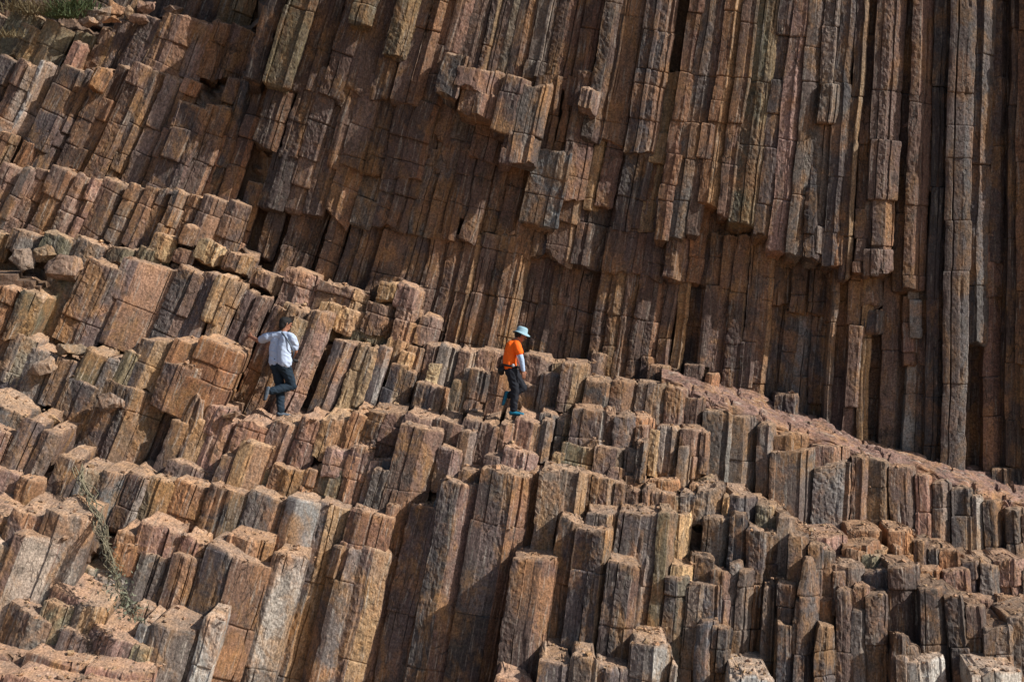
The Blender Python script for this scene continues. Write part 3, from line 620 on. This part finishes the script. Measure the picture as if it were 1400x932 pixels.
# ------------------------------------------------------------------ loose rocks
import bmesh
def loose_rock(px, py, Y, wpx, hpx, tint, seed, label, name='boulder', group='loose rocks on the ledges'):
    r = np.random.default_rng(seed + 900); m = Y / F
    c0 = wpt(px, py, Y); bm = bmesh.new()
    for _ in range(16):
        v = r.normal(0, 1, 3); v /= np.linalg.norm(v); v *= r.uniform(.8, 1.0)
        bm.verts.new((v[0] * wpx * m / 2, v[1] * wpx * m * .42, v[2] * hpx * m / 2))
    res = bmesh.ops.convex_hull(bm, input=bm.verts)
    bmesh.ops.delete(bm, geom=[v for v in bm.verts if not v.link_faces], context='VERTS')
    for _ in range(4): bmesh.ops.subdivide_edges(bm, edges=[e for e in bm.edges if e.calc_length() > .035], cuts=1, use_grid_fill=True)
    bmesh.ops.triangulate(bm, faces=bm.faces)
    bm.normal_update()
    V = np.array([v.co[:] for v in bm.verts]); NN = np.array([v.normal[:] for v in bm.verts])
    d = .05 * fbm(V * 3 + seed * 3.1, 7, 3) + .02 * fbm(V * 11 + seed, 8, 2) + .09 * (stepped(fbm(V * 3 + seed, 9, 2) * .5 + .5, 4) - .5)
    V = V + NN * d[:, None] + c0
    Fc = np.array([[v.index for v in f.verts] for f in bm.faces]); bm.free()
    tc = np.ones((len(V), 4)); tc[:, :3] = np.array(TINT[tint]) * r.uniform(.85, 1.2); tc[:, 3] = .25
    rk = V[:, [0, 2, 1]].copy(); rk[:, 2] = seed
    o = add_mesh(name, V, [Fc], ROCK, tc, rk, c0 - np.array((0, 0, hpx * m / 2)))
    o['label'] = label; o['category'] = 'boulder'; o['group'] = group; o['kind'] = 'thing'
    return o
LR = [  # x, y, depth, width, height, tint, label
    (62, 348, 26.2, 46, 34, 'o', 'rounded olive boulder at the left end of the rubble ledge'),
    (88, 366, 25.9, 62, 46, 'd', 'big dark angular boulder with tan right side on the left ledge'),
    (30, 355, 26.0, 44, 40, 'g', 'grey-brown boulder at the left frame edge below the pale bench'),
    (46, 588, 24.7, 40, 30, 'o', 'olive boulder low on the left flank near the frame edge'),
    (70, 575, 24.7, 34, 30, 'y', 'yellowish boulder topping the slanted ridge at left'),
    (150, 548, 24.9, 44, 36, 'k', 'blackish boulder crowning the dark buttress at left'),
    (60, 500, 25.2, 46, 34, 'g', 'grey-brown boulder in the rubble left of the dark buttress'),
    (102, 478, 25.4, 60, 22, 'o', 'low wide olive boulder below the dark left columns'),
    (134, 18, 28.0, 44, 34, 'g', 'grey-brown boulder beside the grass at top left'),
    (160, 10, 28.1, 34, 30, 'r', 'rust boulder at the top frame edge right of the grass'),
    (176, 17, 27.9, 16, 20, 'y', 'small upright tan rock on the top left ledge'),
    (204, 10, 28.0, 40, 32, 'p', 'pinkish pointed boulder at the top edge left of the columns'),
    (120, 30, 27.7, 44, 22, 'd', 'dark low boulder below the grass at top left'),
    (152, 27, 27.7, 42, 16, 'r', 'flat rust boulder in the middle of the top left ledge'),
    (190, 26, 27.7, 34, 14, 'b', 'flat brown boulder right of the flat rust one at top left'),
    (236, 12, 28.1, 36, 28, 'd', 'dark boulder at the top edge beside the first columns'),
    (318, 566, 24.95, 34, 20, 'd', 'small dark rock on the path by the raised foot of the man'),
    (1120, 748, 24.2, 34, 14, 'p', 'flat pinkish rock on the terrace of small slabs'),
]
for k, (x, y, Y, a, b, t, lab) in enumerate(LR): loose_rock(x, y, Y, a, b, t, k, lab)

# ------------------------------------------------------------------ simple materials
def plain(name, col, rough=.8, fold=0.0, scale=30, vary=.25):
    m = bpy.data.materials.new(name); m.use_nodes = True; t = m.node_tree; N = t.nodes; b = N['Principled BSDF']
    b.inputs['Roughness'].default_value = rough; b.inputs['Specular IOR Level'].default_value = .2
    n = N.new('ShaderNodeTexNoise'); n.inputs['Scale'].default_value = scale; n.inputs['Detail'].default_value = 5
    g = N.new('ShaderNodeNewGeometry'); t.links.new(g.outputs['Position'], n.inputs['Vector'])
    mr = N.new('ShaderNodeMapRange'); mr.inputs[1].default_value = .3; mr.inputs[2].default_value = .7
    mr.inputs[3].default_value = 1 - vary; mr.inputs[4].default_value = 1 + vary; t.links.new(n.outputs[0], mr.inputs[0])
    h = N.new('ShaderNodeHueSaturation'); h.inputs['Color'].default_value = (*col, 1); t.links.new(mr.outputs[0], h.inputs['Value'])
    t.links.new(h.outputs[0], b.inputs['Base Color'])
    if fold:
        bp = N.new('ShaderNodeBump'); bp.inputs['Distance'].default_value = fold; t.links.new(n.outputs[0], bp.inputs['Height']); t.links.new(bp.outputs[0], b.inputs['Normal'])
    return m

# ------------------------------------------------------------------ grass and the dry creeper
M_GR = [plain('grass_green', (.055, .075, .03), .7), plain('grass_straw', (.14, .11, .06), .7)]
def tuft(px, py, Y, hpx, n, seed, label, mat, spread=.5):
    r = np.random.default_rng(seed); c0 = wpt(px, py, Y); m = Y / F; V = []; Q = []
    for k in range(n):
        b = c0 + np.array((r.normal(0, spread * hpx * m * .5), r.normal(0, .10), 0)); L = hpx * m * r.uniform(.3, .8)
        d = np.array((r.normal(0, .55), r.normal(-.2, .4), 1.0)); d /= np.linalg.norm(d); sd = np.array((r.uniform(.6, 1), r.uniform(-.6, .6), 0)) * .011
        droop = np.array((d[0], d[1], -1.2)) * .35 * r.uniform(.2, 1)
        i = len(V)
        for q, wq in ((0, 1), (.4, .9), (.75, .6), (1, .12)):
            p = b + d * L * q + droop * L * q * q; V += [p - sd * wq, p + sd * wq]
        for j in range(3): Q.append((i + 2 * j, i + 2 * j + 1, i + 2 * j + 3, i + 2 * j + 2))
    o = add_mesh('grass_tuft', np.array(V), [np.array(Q)], mat, origin=c0)
    o['label'] = label; o['category'] = 'grass tuft'; o['group'] = 'grass tufts on the top left ledge'; o['kind'] = 'thing'
tuft(58, 20, 27.75, 40, 260, 1, 'wide dry straw grass tuft in the top left corner', M_GR[1], .9)
tuft(88, 24, 27.7, 38, 300, 2, 'dense green grass tuft between two blocks at top left', M_GR[0], .6)
tuft(104, 14, 27.8, 40, 220, 3, 'green grass tuft at the top edge left of the boulders', M_GR[0], .7)
tuft(24, 14, 27.8, 30, 160, 4, 'thin straw grass tuft nearest the top left corner', M_GR[1], .8)
tuft(12, 50, 27.4, 26, 120, 5, 'straw grass tuft on the left frame edge below the corner', M_GR[1], .9)

def tube(V, Q, P, R, k=6):
    P = np.asarray(P, float); n = len(P)
    R = np.broadcast_to(np.asarray(R, float), (n,)); i0 = len(V)
    for j in range(n):
        d = P[min(j + 1, n - 1)] - P[max(j - 1, 0)]; d /= np.linalg.norm(d) + 1e-9
        u = np.cross(d, (0.2, 1, .1)); u /= np.linalg.norm(u); v = np.cross(d, u)
        for q in range(k):
            a = 2 * math.pi * q / k; V.append(P[j] + R[j] * (math.cos(a) * u + math.sin(a) * v))
    for j in range(n - 1):
        for q in range(k): Q.append((i0 + j * k + q, i0 + j * k + (q + 1) % k, i0 + (j + 1) * k + (q + 1) % k, i0 + (j + 1) * k + q))
V, Q = [], []
rr = np.random.default_rng(5)
pathp = [(106, 640, 23.95), (118, 668, 23.8), (130, 700, 23.2), (142, 735, 22.75), (152, 765, 22.55), (160, 795, 22.45), (172, 822, 22.4), (186, 848, 22.3)]
for k in range(16):
    n = len(pathp); a = rr.uniform(0, .5) if k % 2 else 0; b = rr.uniform(.5, 1.0) if k % 3 else 1
    pp = []
    for s in np.linspace(a, b, 14):
        q = s * (n - 1); i = min(int(q), n - 2); f = q - i
        x, y, Yd = [pathp[i][z] * (1 - f) + pathp[i + 1][z] * f for z in range(3)]
        pp.append(wpt(x + rr.normal(0, 5), y + rr.normal(0, 3), Yd - .12 + rr.normal(0, .05)))
    tube(V, Q, pp, np.linspace(.010, .004, 14), 5)
creeper = bpy.data.objects.new('dry_creeper', None); COL.objects.link(creeper); creeper.location = wpt(186, 850, 22.3)
creeper['label'] = 'dry grey-green creeper trailing down the crevice at lower left'; creeper['category'] = 'plant'; creeper['kind'] = 'thing'
def child(o, parent):
    o.location = np.array(o.location) - np.array(parent.location); o.parent = parent; return o
child(add_mesh('stem', np.array(V), [np.array(Q)], plain('dry_stem', (.17, .15, .10), .9), origin=wpt(186, 850, 22.3)), creeper)
V, Q = [], []
for k in range(380):
    f = rr.uniform(0, 1); s = 3.5 + 3.5 * f ** .5 if rr.random() < .8 else rr.uniform(.5, 7)
    i = min(int(s), 6); g = s - i
    x, y, Yd = [pathp[i][z] * (1 - g) + pathp[i + 1][z] * g for z in range(3)]
    p = wpt(x + rr.normal(0, 5 + s), y + rr.normal(0, 5), Yd - .14 + rr.normal(0, .06)); u = rr.normal(0, 1, 3); u /= np.linalg.norm(u); v = np.cross(u, rr.normal(0, 1, 3)); v /= np.linalg.norm(v)
    L = rr.uniform(.02, .05); i0 = len(V); V += [p - u * L, p + v * L * .4, p + u * L, p - v * L * .4]; Q.append((i0, i0 + 1, i0 + 2, i0 + 3))
child(add_mesh('leaves', np.array(V), [np.array(Q)], plain('dry_leaf', (.13, .135, .095), .8), origin=wpt(186, 850, 22.3)), creeper)

# ------------------------------------------------------------------ the two walkers
def caps(bm, a, b, ra, rb, n=10):
    """a tapered capsule from a to b"""
    a, b = Vector(a), Vector(b); d = b - a; L = max(d.length, 1e-5)
    q = Vector((0, 0, 1)).rotation_difference(d / L if d.length > 1e-6 else Vector((0, 0, 1)))
    rings = [(-ra * math.cos(t), ra * math.sin(t)) for t in np.linspace(.25, math.pi / 2, 4)] + [(L + rb * math.sin(t), rb * math.cos(t)) for t in np.linspace(0, math.pi / 2 - .25, 4)]
    rows = [[bm.verts.new(a + q @ Vector((r * math.cos(2 * math.pi * k / n), r * math.sin(2 * math.pi * k / n), z))) for k in range(n)] for z, r in rings]
    for r0, r1 in zip(rows, rows[1:]):
        for k in range(n): bm.faces.new((r0[k], r0[(k + 1) % n], r1[(k + 1) % n], r1[k]))
    bm.faces.new(list(reversed(rows[0]))); bm.faces.new(rows[-1])
def chain(bm, pts):
    for (p, r), (q, s) in zip(pts, pts[1:]): caps(bm, p, q, r, s)
def fuse(name, bm, mat, parent, voxel=.012, smooth=4, fold=0.0, seed=0, fs=9):
    """one continuous skin over the overlapping capsules"""
    me = bpy.data.meshes.new('tmp'); bm.to_mesh(me); bm.free()
    ob = bpy.data.objects.new('tmp', me); COL.objects.link(ob)
    md = ob.modifiers.new('r', 'REMESH'); md.mode = 'VOXEL'; md.voxel_size = voxel
    if smooth: sm = ob.modifiers.new('s', 'SMOOTH'); sm.iterations = smooth; sm.factor = .5
    dg = bpy.context.evaluated_depsgraph_get(); dg.update()
    me2 = bpy.data.meshes.new_from_object(ob.evaluated_get(dg)); bpy.data.objects.remove(ob)
    if fold:
        n = len(me2.vertices); co = np.empty(n * 3, np.float32); me2.vertices.foreach_get('co', co); co = co.reshape(-1, 3)
        no = np.array([v.normal[:] for v in me2.vertices])
        q = co.astype(float) * np.array((fs, fs, fs * 1.6)); q[:, 2] += co[:, 0] * fs
        rid = 1 - np.abs(fbm(q + seed, 3, 2)) * 2
        me2.vertices.foreach_set('co', (co + no * (fold * rid)[:, None]).astype(np.float32).ravel())
    me2.polygons.foreach_set('use_smooth', np.ones(len(me2.polygons), bool)); me2.materials.clear(); me2.materials.append(mat); me2.name = name
    o = bpy.data.objects.new(name, me2); COL.objects.link(o); o.parent = parent; o.matrix_parent_inverse.identity()
    o.location = -np.array(parent.location)
    me2.update()
    return o
SKIN = plain('skin', (.25, .115, .07), .6, vary=.1); HAIR = plain('hair', (.014, .013, .013), .8)
def person(label, px, py, Y):
    o = bpy.data.objects.new('person', None); COL.objects.link(o); o.location = wpt(px, py, Y)
    o['label'] = label; o['category'] = 'person'; o['kind'] = 'thing'; return o
def hand(bm, wrist, dirv, side, palmn, curl=.5, s=1.0):
    """palm, four bent fingers of unequal length and a thumb from the side of the palm"""
    d = np.array(dirv, float); d /= np.linalg.norm(d); n = np.array(palmn, float); n -= d * n.dot(d); n /= np.linalg.norm(n)
    u = np.cross(n, d) * side; w0 = np.array(wrist, float)
    for k in (-1, 0, 1): caps(bm, w0 + d * .01 + u * .018 * k, w0 + d * .085 * s + u * .024 * k, .017, .015, 8)
    for k, L in zip((-1.5, -.5, .5, 1.5), (.075, .088, .082, .062)):
        p = w0 + d * .088 * s + u * .019 * k; a = 0; 
        for q, f in enumerate((.42, .33, .25)):
            a += curl * (.35 + .25 * q); dd = d * math.cos(a) + n * math.sin(a); p2 = p + dd * L * f * s
            caps(bm, p, p2, .0092 - .0008 * q, .0086 - .0008 * q, 8); p = p2
    p = w0 + d * .03 - u * .030; p2 = p + (d * .6 - u * .7 + n * .35) * .042; p3 = p2 + (d * .85 - u * .1 + n * .45) * .034
    caps(bm, p, p2, .013, .011, 8); caps(bm, p2, p3, .0105, .009, 8)
def head(bm, c, f, upv, s=1.0):
    f = np.array(f, float); f /= np.linalg.norm(f); z = np.array(upv, float); z -= f * z.dot(f); z /= np.linalg.norm(z); l = np.cross(z, f); c = np.array(c, float)
    P = lambda a, b, d: c + (f * a + l * b + z * d) * s
    caps(bm, P(-.025, 0, .03), P(.03, 0, .035), .082 * s, .078 * s, 14); caps(bm, P(.02, 0, -.02), P(.045, 0, -.075), .064 * s, .036 * s, 12)
    caps(bm, P(-.03, 0, -.01), P(.0, 0, -.03), .068 * s, .06 * s, 12)
    caps(bm, P(.088, 0, .012), P(.112, 0, -.022), .010 * s, .015 * s, 8)                   # nose
    for q in (-1, 1):
        caps(bm, P(.09, q * .014, .022), P(.088, q * .05, .02), .011 * s, .010 * s, 8)      # brow
        caps(bm, P(-.005, q * .080, .018), P(-.012, q * .083, -.03), .016 * s, .010 * s, 8)  # ear
    caps(bm, P(.088, -.02, -.055), P(.088, .02, -.055), .010 * s, .010 * s, 8)              # mouth
    return P

def part_sphere(name, c, r, mat, parent):
    bm = bmesh.new(); bmesh.ops.create_uvsphere(bm, u_segments=10, v_segments=8, radius=r); me = bpy.data.meshes.new(name); bm.to_mesh(me); bm.free(); me.materials.append(mat)
    o = bpy.data.objects.new(name, me); COL.objects.link(o); o.parent = parent; o.location = np.array(c) - np.array(parent.location); return o

# --- the man in white
YA = 25.42
def A(px, py, d=0.0): return wpt(px, py, YA + d)
pa = person('man in pale shirt and dark jeans stepping along the ledge, left hand on the rock', 386, 569, YA)
fa = np.array((.62, .78, -.05)); face = np.array((.85, .5, -.12))
hd = A(390.5, 443.5, .05); neck0, neck1 = A(386.5, 459, .02), A(389, 450, .04)
shl, shr = A(366, 460.5, .10), A(400, 463, -.06)
elb, wrl = A(352, 465.5, .34), A(343, 460, .56)
elr, wrr = A(404, 480, .08), A(400, 488, .27)
hpl, hpr = A(378, 497, .06), A(388, 497, -.04)
knl, anl = A(383, 531, .16), A(384, 562, .03)
knr, anr = A(399.5, 527, .10), A(369.5, 535, -.10)
bm = bmesh.new(); P = head(bm, hd, face, (.05, .12, 1))
chain(bm, [(neck0, .062), (neck1, .056), (hd, .055)])
for sx in (-1, 1):
    o_ = np.array((sx * .075, -sx * .05, 0)); chain(bm, [(A(384, 466, .03) + o_, .10), (A(382, 480, .02) + o_, .095), (A(383, 494, .01) + o_ * .9, .10)])
chain(bm, [(shl, .058), (elb, .043), (wrl, .030)]); chain(bm, [(shr, .058), (elr, .043), (wrr, .031)])
chain(bm, [(hpl, .085), (knl, .058), (anl, .042)]); chain(bm, [(hpr, .085), (knr, .058), (anr, .042)])
hand(bm, wrl, wrl - elb + np.array((0, .06, .1)), 1, (.2, 1, -.3), .25); hand(bm, wrr, (-.5, .5, -.3), -1, (-.3, .8, .3), .9)
body = fuse('body', bm, SKIN, pa, .0075, 3)
bm = bmesh.new()
caps(bm, P(-.035, 0, .045), P(.025, 0, .057), .088, .082, 14); caps(bm, P(-.06, 0, -.03), P(-.05, 0, .04), .066, .076, 12)
for q in (-1, 1): caps(bm, P(-.02, q * .045, .01), P(.02, q * .045, .04), .045, .045)
fuse('hair', bm, HAIR, pa, .01, 2, .004, 3, 30)
part_sphere('eye', P(.083, .031, .005), .011, HAIR, pa); part_sphere('eye', P(.083, -.031, .005), .011, HAIR, pa)
WHITE = plain('pale_cotton', (.36, .43, .56), .85, vary=.06)
bm = bmesh.new()
for sx in (-1, 1):
    o_ = np.array((sx * .085, -sx * .055, 0)); chain(bm, [(A(384.5, 464.5, .03) + o_, .105), (A(382.5, 478, .01) + o_, .112), (A(383, 489, .01) + o_, .126), (A(383.5, 494, .01) + o_, .134)])
chain(bm, [(A(371, 460, .09), .075), (A(387, 458, .02), .075), (A(398, 461, -.04), .075)])
chain(bm, [(shl, .078), (shl * .45 + elb * .55 + np.array((0, 0, -.01)), .075)]); chain(bm, [(shr, .078), (shr * .38 + elr * .62, .078)])
fuse('shirt', bm, WHITE, pa, .011, 4, .011, 5, 8)
JEAN = plain('dark_denim', (.011, .021, .034), .85, scale=60)
bm = bmesh.new()
for sx in (-1, 1):
    o_ = np.array((sx * .07, -sx * .045, 0)); chain(bm, [(A(383, 491, .01) + o_, .105), (A(383, 500, .01) + o_, .115)])
chain(bm, [(hpl, .108), (hpl * .5 + knl * .5, .095), (knl, .078), (anl * .5 + knl * .5, .073), (anl + np.array((0, 0, .02)), .066)])
chain(bm, [(hpr, .112), (hpr * .5 + knr * .5, .098), (knr, .080), (anr * .5 + knr * .5, .075), (anr * .93 + knr * .07, .066)])
fuse('trousers', bm, JEAN, pa, .011, 4, .012, 9, 9)
SHOE, SOLE = plain('dark_shoe', (.06, .075, .095), .6), plain('dark_rubber', (.015, .016, .02), .7)
def shoe(ank, toe_dir, sole_dir, mat, mat2, parent, L=.19):
    t = np.array(toe_dir, float); t /= np.linalg.norm(t); s = np.array(sole_dir, float); s -= t * s.dot(t); s /= np.linalg.norm(s); sd = np.cross(t, s); ank = np.array(ank)
    bm = bmesh.new(); base = ank + s * .045
    for q in (-1, 1): chain(bm, [(base - t * .045 + sd * q * .012, .038), (base + t * .06 + sd * q * .018 + s * .008, .034), (base + t * (L - .03) + sd * q * .018 + s * .014, .026)])
    caps(bm, ank + s * .01, base - t * .01, .045, .042)
    sh = fuse('shoe', bm, mat, parent, .009, 3)
    bm = bmesh.new()
    for q in (-1, 0, 1): chain(bm, [(base - t * .055 + sd * q * .02 + s * .034, .017), (base + t * .05 + sd * q * .025 + s * .036, .016), (base + t * (L - .015) + sd * q * .018 + s * .034, .015)])
    so_ = fuse('sole', bm, mat2, sh, .008, 2); so_.location = (0, 0, 0)
shoe(anl, (.85, .5, -.08), (0, 0, -1), SHOE, SOLE, pa); shoe(anr, (-.18, -.25, -1), (-.9, -.3, .2), SHOE, SOLE, pa)

# the camera he carries, slung from the shoulder strap
BLK = plain('black_plastic', (.012, .012, .014), .45); STRAP = plain('grey_strap', (.10, .12, .15), .8)
hc = bpy.data.objects.new('handheld_camera', None); COL.objects.link(hc); hc.location = A(398, 492, .28)
hc['label'] = 'black camera held at the side of the man in the pale shirt'; hc['category'] = 'camera'; hc['kind'] = 'thing'
bm = bmesh.new(); bmesh.ops.create_cube(bm, size=1); bmesh.ops.scale(bm, vec=(.10, .07, .10), verts=bm.verts); bmesh.ops.bevel(bm, geom=bm.edges[:], offset=.014, segments=2)
me = bpy.data.meshes.new('camera_body'); bm.to_mesh(me); bm.free(); me.materials.append(BLK); o = bpy.data.objects.new('camera_body', me); COL.objects.link(o); o.parent = hc; o.rotation_euler = (0, .2, .9)
bm = bmesh.new(); bmesh.ops.create_cone(bm, cap_ends=True, segments=20, radius1=.036, radius2=.032, depth=.11); me = bpy.data.meshes.new('lens'); bm.to_mesh(me); bm.free(); me.materials.append(BLK)
o = bpy.data.objects.new('lens', me); COL.objects.link(o); o.parent = hc; o.rotation_euler = (1.35, 0, -.7); o.location = (.055, .05, -.01)
V, Q = [], []
pp = [A(398, 492, .24), A(402, 484, .03), A(400.5, 478, -.14), A(396.5, 470, -.155), A(391, 461, -.13), A(386, 454.5, -.05), A(385, 453, .02), A(389, 456, .12), A(396, 470, .20), A(398, 489, .28)]
pp2 = []
for a_, b_ in zip(pp, pp[1:]):
    for f in (0, .25, .5, .75): pp2.append(a_ * (1 - f) + b_ * f)
for _ in range(2): pp2 = [pp2[0]] + [(pp2[i - 1] + 2 * pp2[i] + pp2[i + 1]) / 4 for i in range(1, len(pp2) - 1)] + [pp2[-1]]
tube(V, Q, pp2, .014, 6)
child(add_mesh('strap', np.array(V), [np.array(Q)], STRAP, origin=A(398, 492, .28), smooth=True), hc)

# --- the hiker in orange
YB = 25.42
def B(px, py, d=0.0): return wpt(px, py, YB + d)
pb = person('hiker in orange shirt, pale blue hat and black trousers walking right along the ledge', 703, 568, YB)
face = np.array((.93, .22, -.30))
hd = B(712, 458.5, .0); nk0, nk1 = B(702.5, 469, 0), B(708, 463, 0)
shr, shl = B(706.5, 471.5, -.15), B(701, 471, .16)
elr, wrr = B(713, 491, -.20), B(715.5, 506, -.18)
ell, wll = B(709, 490, .20), B(714, 504, .17)
hpr, hpl = B(699.5, 507, -.08), B(700, 507, .08)
knr, anr = B(704, 533, -.08), B(702, 560.5, -.06)
knl, anl = B(714.5, 530, .10), B(695.5, 541, .07)
bm = bmesh.new(); P = head(bm, hd, face, (.25, 0, 1), .97)
chain(bm, [(nk0, .062), (nk1, .055), (hd, .055)])
for q in (-1, 1): chain(bm, [(B(699, 474, q * .07), .095), (B(697, 488, q * .065), .092), (B(699, 503, q * .06), .098)])
chain(bm, [(shr, .055), (elr, .042), (wrr, .029)]); chain(bm, [(shl, .055), (ell, .042), (wll, .029)])
chain(bm, [(hpr, .085), (knr, .057), (anr, .042)]); chain(bm, [(hpl, .085), (knl, .057), (anl, .042)])
hand(bm, wrr, (.1, 0, -1), 1, (-.3, .9, 0), .45, .95); hand(bm, wll, (.15, -.1, -1), -1, (.3, .5, -.4), .5, .95)
fuse('body', bm, SKIN, pb, .0075, 3)
bm = bmesh.new(); caps(bm, P(-.05, 0, .0), P(-.03, 0, .04), .066, .075, 12); caps(bm, P(-.02, .05, .0), P(-.02, .05, .03), .04, .04); caps(bm, P(-.02, -.05, .0), P(-.02, -.05, .03), .04, .04)
fuse('hair', bm, HAIR, pb, .01, 2, .004, 8, 30)
part_sphere('eye', P(.083, .031, .005), .011, HAIR, pb); part_sphere('eye', P(.083, -.031, .005), .011, HAIR, pb)
HAT = plain('pale_blue_canvas', (.22, .34, .40), .9, vary=.08, scale=50)
ax_z = np.array((.30, .05, 1.0)); ax_z /= np.linalg.norm(ax_z); ax_x = np.cross((0, 1, 0), ax_z); ax_x /= np.linalg.norm(ax_x); ax_y = np.cross(ax_z, ax_x)
prof = [(.150, -.020), (.152, -.012), (.125, .004), (.100, .018), (.098, .022), (.093, .075), (.080, .104), (.05, .116), (.0, .119), (.0, .100), (.075, .09), (.088, .02), (.120, -.004), (.148, -.022)]
V, Q = [], []; K = 36
hat0 = hd + ax_z * .045
for j, (rd, z) in enumerate(prof):
    for k in range(K):
        a = 2 * math.pi * k / K; dr = 1 + (.04 * math.sin(3 * a + 1) if j < 3 or j > 11 else .012 * math.sin(6 * a))
        V.append(hat0 + (ax_x * math.cos(a) * 1.06 + ax_y * math.sin(a)) * rd * dr + ax_z * (z + (.012 * math.sin(2 * a) if j < 2 or j > 12 else 0)))
for j in range(len(prof) - 1):
    for k in range(K): Q.append((j * K + k, j * K + (k + 1) % K, (j + 1) * K + (k + 1) % K, (j + 1) * K + k))
child(add_mesh('hat', np.array(V), [np.array(Q)], HAT, origin=np.array(pb.location), smooth=True), pb)
ORANGE = plain('orange_jersey', (.80, .12, .008), .75, vary=.06)
bm = bmesh.new()
for q in (-1, 1): chain(bm, [(B(699.5, 473.5, q * .075), .105), (B(697, 486, q * .07), .112), (B(696.5, 496, q * .065), .116), (B(697.5, 500, q * .062), .118)])
chain(bm, [(shl, .07), (B(702.5, 469.5, 0), .075), (shr, .07)])
chain(bm, [(shr, .073), (shr * .5 + elr * .5, .072)]); chain(bm, [(shl, .073), (shl * .5 + ell * .5, .072)])
fuse('shirt', bm, ORANGE, pb, .011, 4, .009, 15, 8)
SLV = plain('arm_cover', (.32, .42, .58), .8, vary=.05)
for a_, b_, c_ in ((shr, elr, wrr), (shl, ell, wll)):
    bm = bmesh.new(); chain(bm, [(a_ * .6 + b_ * .4, .054), (b_, .047), (c_, .034)]); fuse('sleeve', bm, SLV, pb, .009, 2, .003, 2, 25)
PANT = plain('black_cloth', (.010, .012, .018), .8)
bm = bmesh.new()
for q in (-1, 1): chain(bm, [(B(698, 500, q * .06), .104), (B(699, 508, q * .07), .112)])
chain(bm, [(hpr, .105), (hpr * .5 + knr * .5, .092), (knr, .075), (knr * .5 + anr * .5, .07), (anr + np.array((0, 0, .02)), .062)])
chain(bm, [(hpl, .105), (hpl * .5 + knl * .5, .092), (knl, .077), (knl * .5 + anl * .5, .072), (anl * .92 + knl * .08, .064)])
fuse('trousers', bm, PANT, pb, .011, 4, .010, 19, 9)
TEAL, TSOLE = plain('teal_shoe', (.010, .13, .21), .6), plain('dark_sole', (.04, .05, .06), .7)
shoe(anr, (.97, -.1, -.06), (0, 0, -1), TEAL, TSOLE, pb, .20); shoe(anl, (-.25, -.05, -1), (-1, 0, .25), TEAL, TSOLE, pb, .20)
bm = bmesh.new(); chain(bm, [(B(690, 501, -.06), .05), (B(684.5, 506, -.07), .06), (B(685.5, 509, -.02), .055)]); caps(bm, B(690, 501, .03), B(684.5, 506, .06), .05, .055)
wb = fuse('waist_bag', bm, plain('black_nylon', (.012, .012, .014), .55), pb, .012, 2); mw = np.array(pb.location); wb.parent = None; wb.location = (0, 0, 0)
wb['label'] = 'small black waist bag hanging behind the hips of the hiker in orange'; wb['category'] = 'bag'; wb['kind'] = 'thing'
V, Q = [], []
tube(V, Q, [B(697.5, 500, 0) + np.array((.155 * math.cos(a), .185 * math.sin(a), -.05 * math.cos(a) * .5)) for a in np.linspace(0, 2 * math.pi, 33)], .02, 6)
child(add_mesh('belt', np.array(V), [np.array(Q)], BLK, origin=np.array(wb.location), smooth=True), wb)
part_sphere('buckle', B(701.5, 499.5, -.20), .03, plain('grey_metal', (.3, .3, .32), .5), wb)

# ------------------------------------------------------------------ grit lying on the ledges
dg = bpy.context.evaluated_depsgraph_get(); dg.update()
gr = np.random.default_rng(77); V, Q = [], []
CUBE = np.array([(-1, -1, -1), (1, -1, -1), (1, 1, -1), (-1, 1, -1), (-1, -1, 1), (1, -1, 1), (1, 1, 1), (-1, 1, 1)], float)
CF = np.array([(0, 3, 2, 1), (4, 5, 6, 7), (0, 1, 5, 4), (1, 2, 6, 5), (2, 3, 7, 6), (3, 0, 4, 7)])
for _ in range(9000):
    px, py = gr.uniform(0, 1400), gr.uniform(230, 932)
    d = Vector(((px - CX) / F, 1, (CY - py) / F)).normalized()
    ok, loc, nor, fi, ob, mx = sc.ray_cast(dg, Vector((0, 0, 0)), d)
    if not ok or nor.z < .75 or not (ob.name.startswith(('rock', 'stone', 'column', 'cliff'))): continue
    for q in range(gr.integers(1, 4)):
        s = gr.uniform(.008, .03) * (1 + (gr.random() < .08)); c = np.array(loc) + np.array((gr.normal(0, .05), gr.normal(0, .05), s * .35))
        u, w_, _v = np.linalg.svd(gr.normal(0, 1, (3, 3))); P8 = (CUBE * gr.uniform(.55, 1.1, (8, 1))) @ u * np.array((1, 1, .65)) * s + c
        Q.append(CF + len(V) * 8); V.append(P8)
V = np.concatenate(V); tcg = np.ones((len(V), 4)); tcg[:, :3] = np.repeat(np.array([TINT[k] for k in gr.choice(list('bprgy'), len(V) // 8)]), 8, 0); tcg[:, 3] = .4
gv_ = add_mesh('gravel', V, [np.concatenate(Q)], ROCK, tcg, V[:, [0, 2, 1]].copy())
gv_['kind'] = 'stuff'; gv_['label'] = 'small broken stones and grit scattered over the ledges'; gv_['category'] = 'gravel'
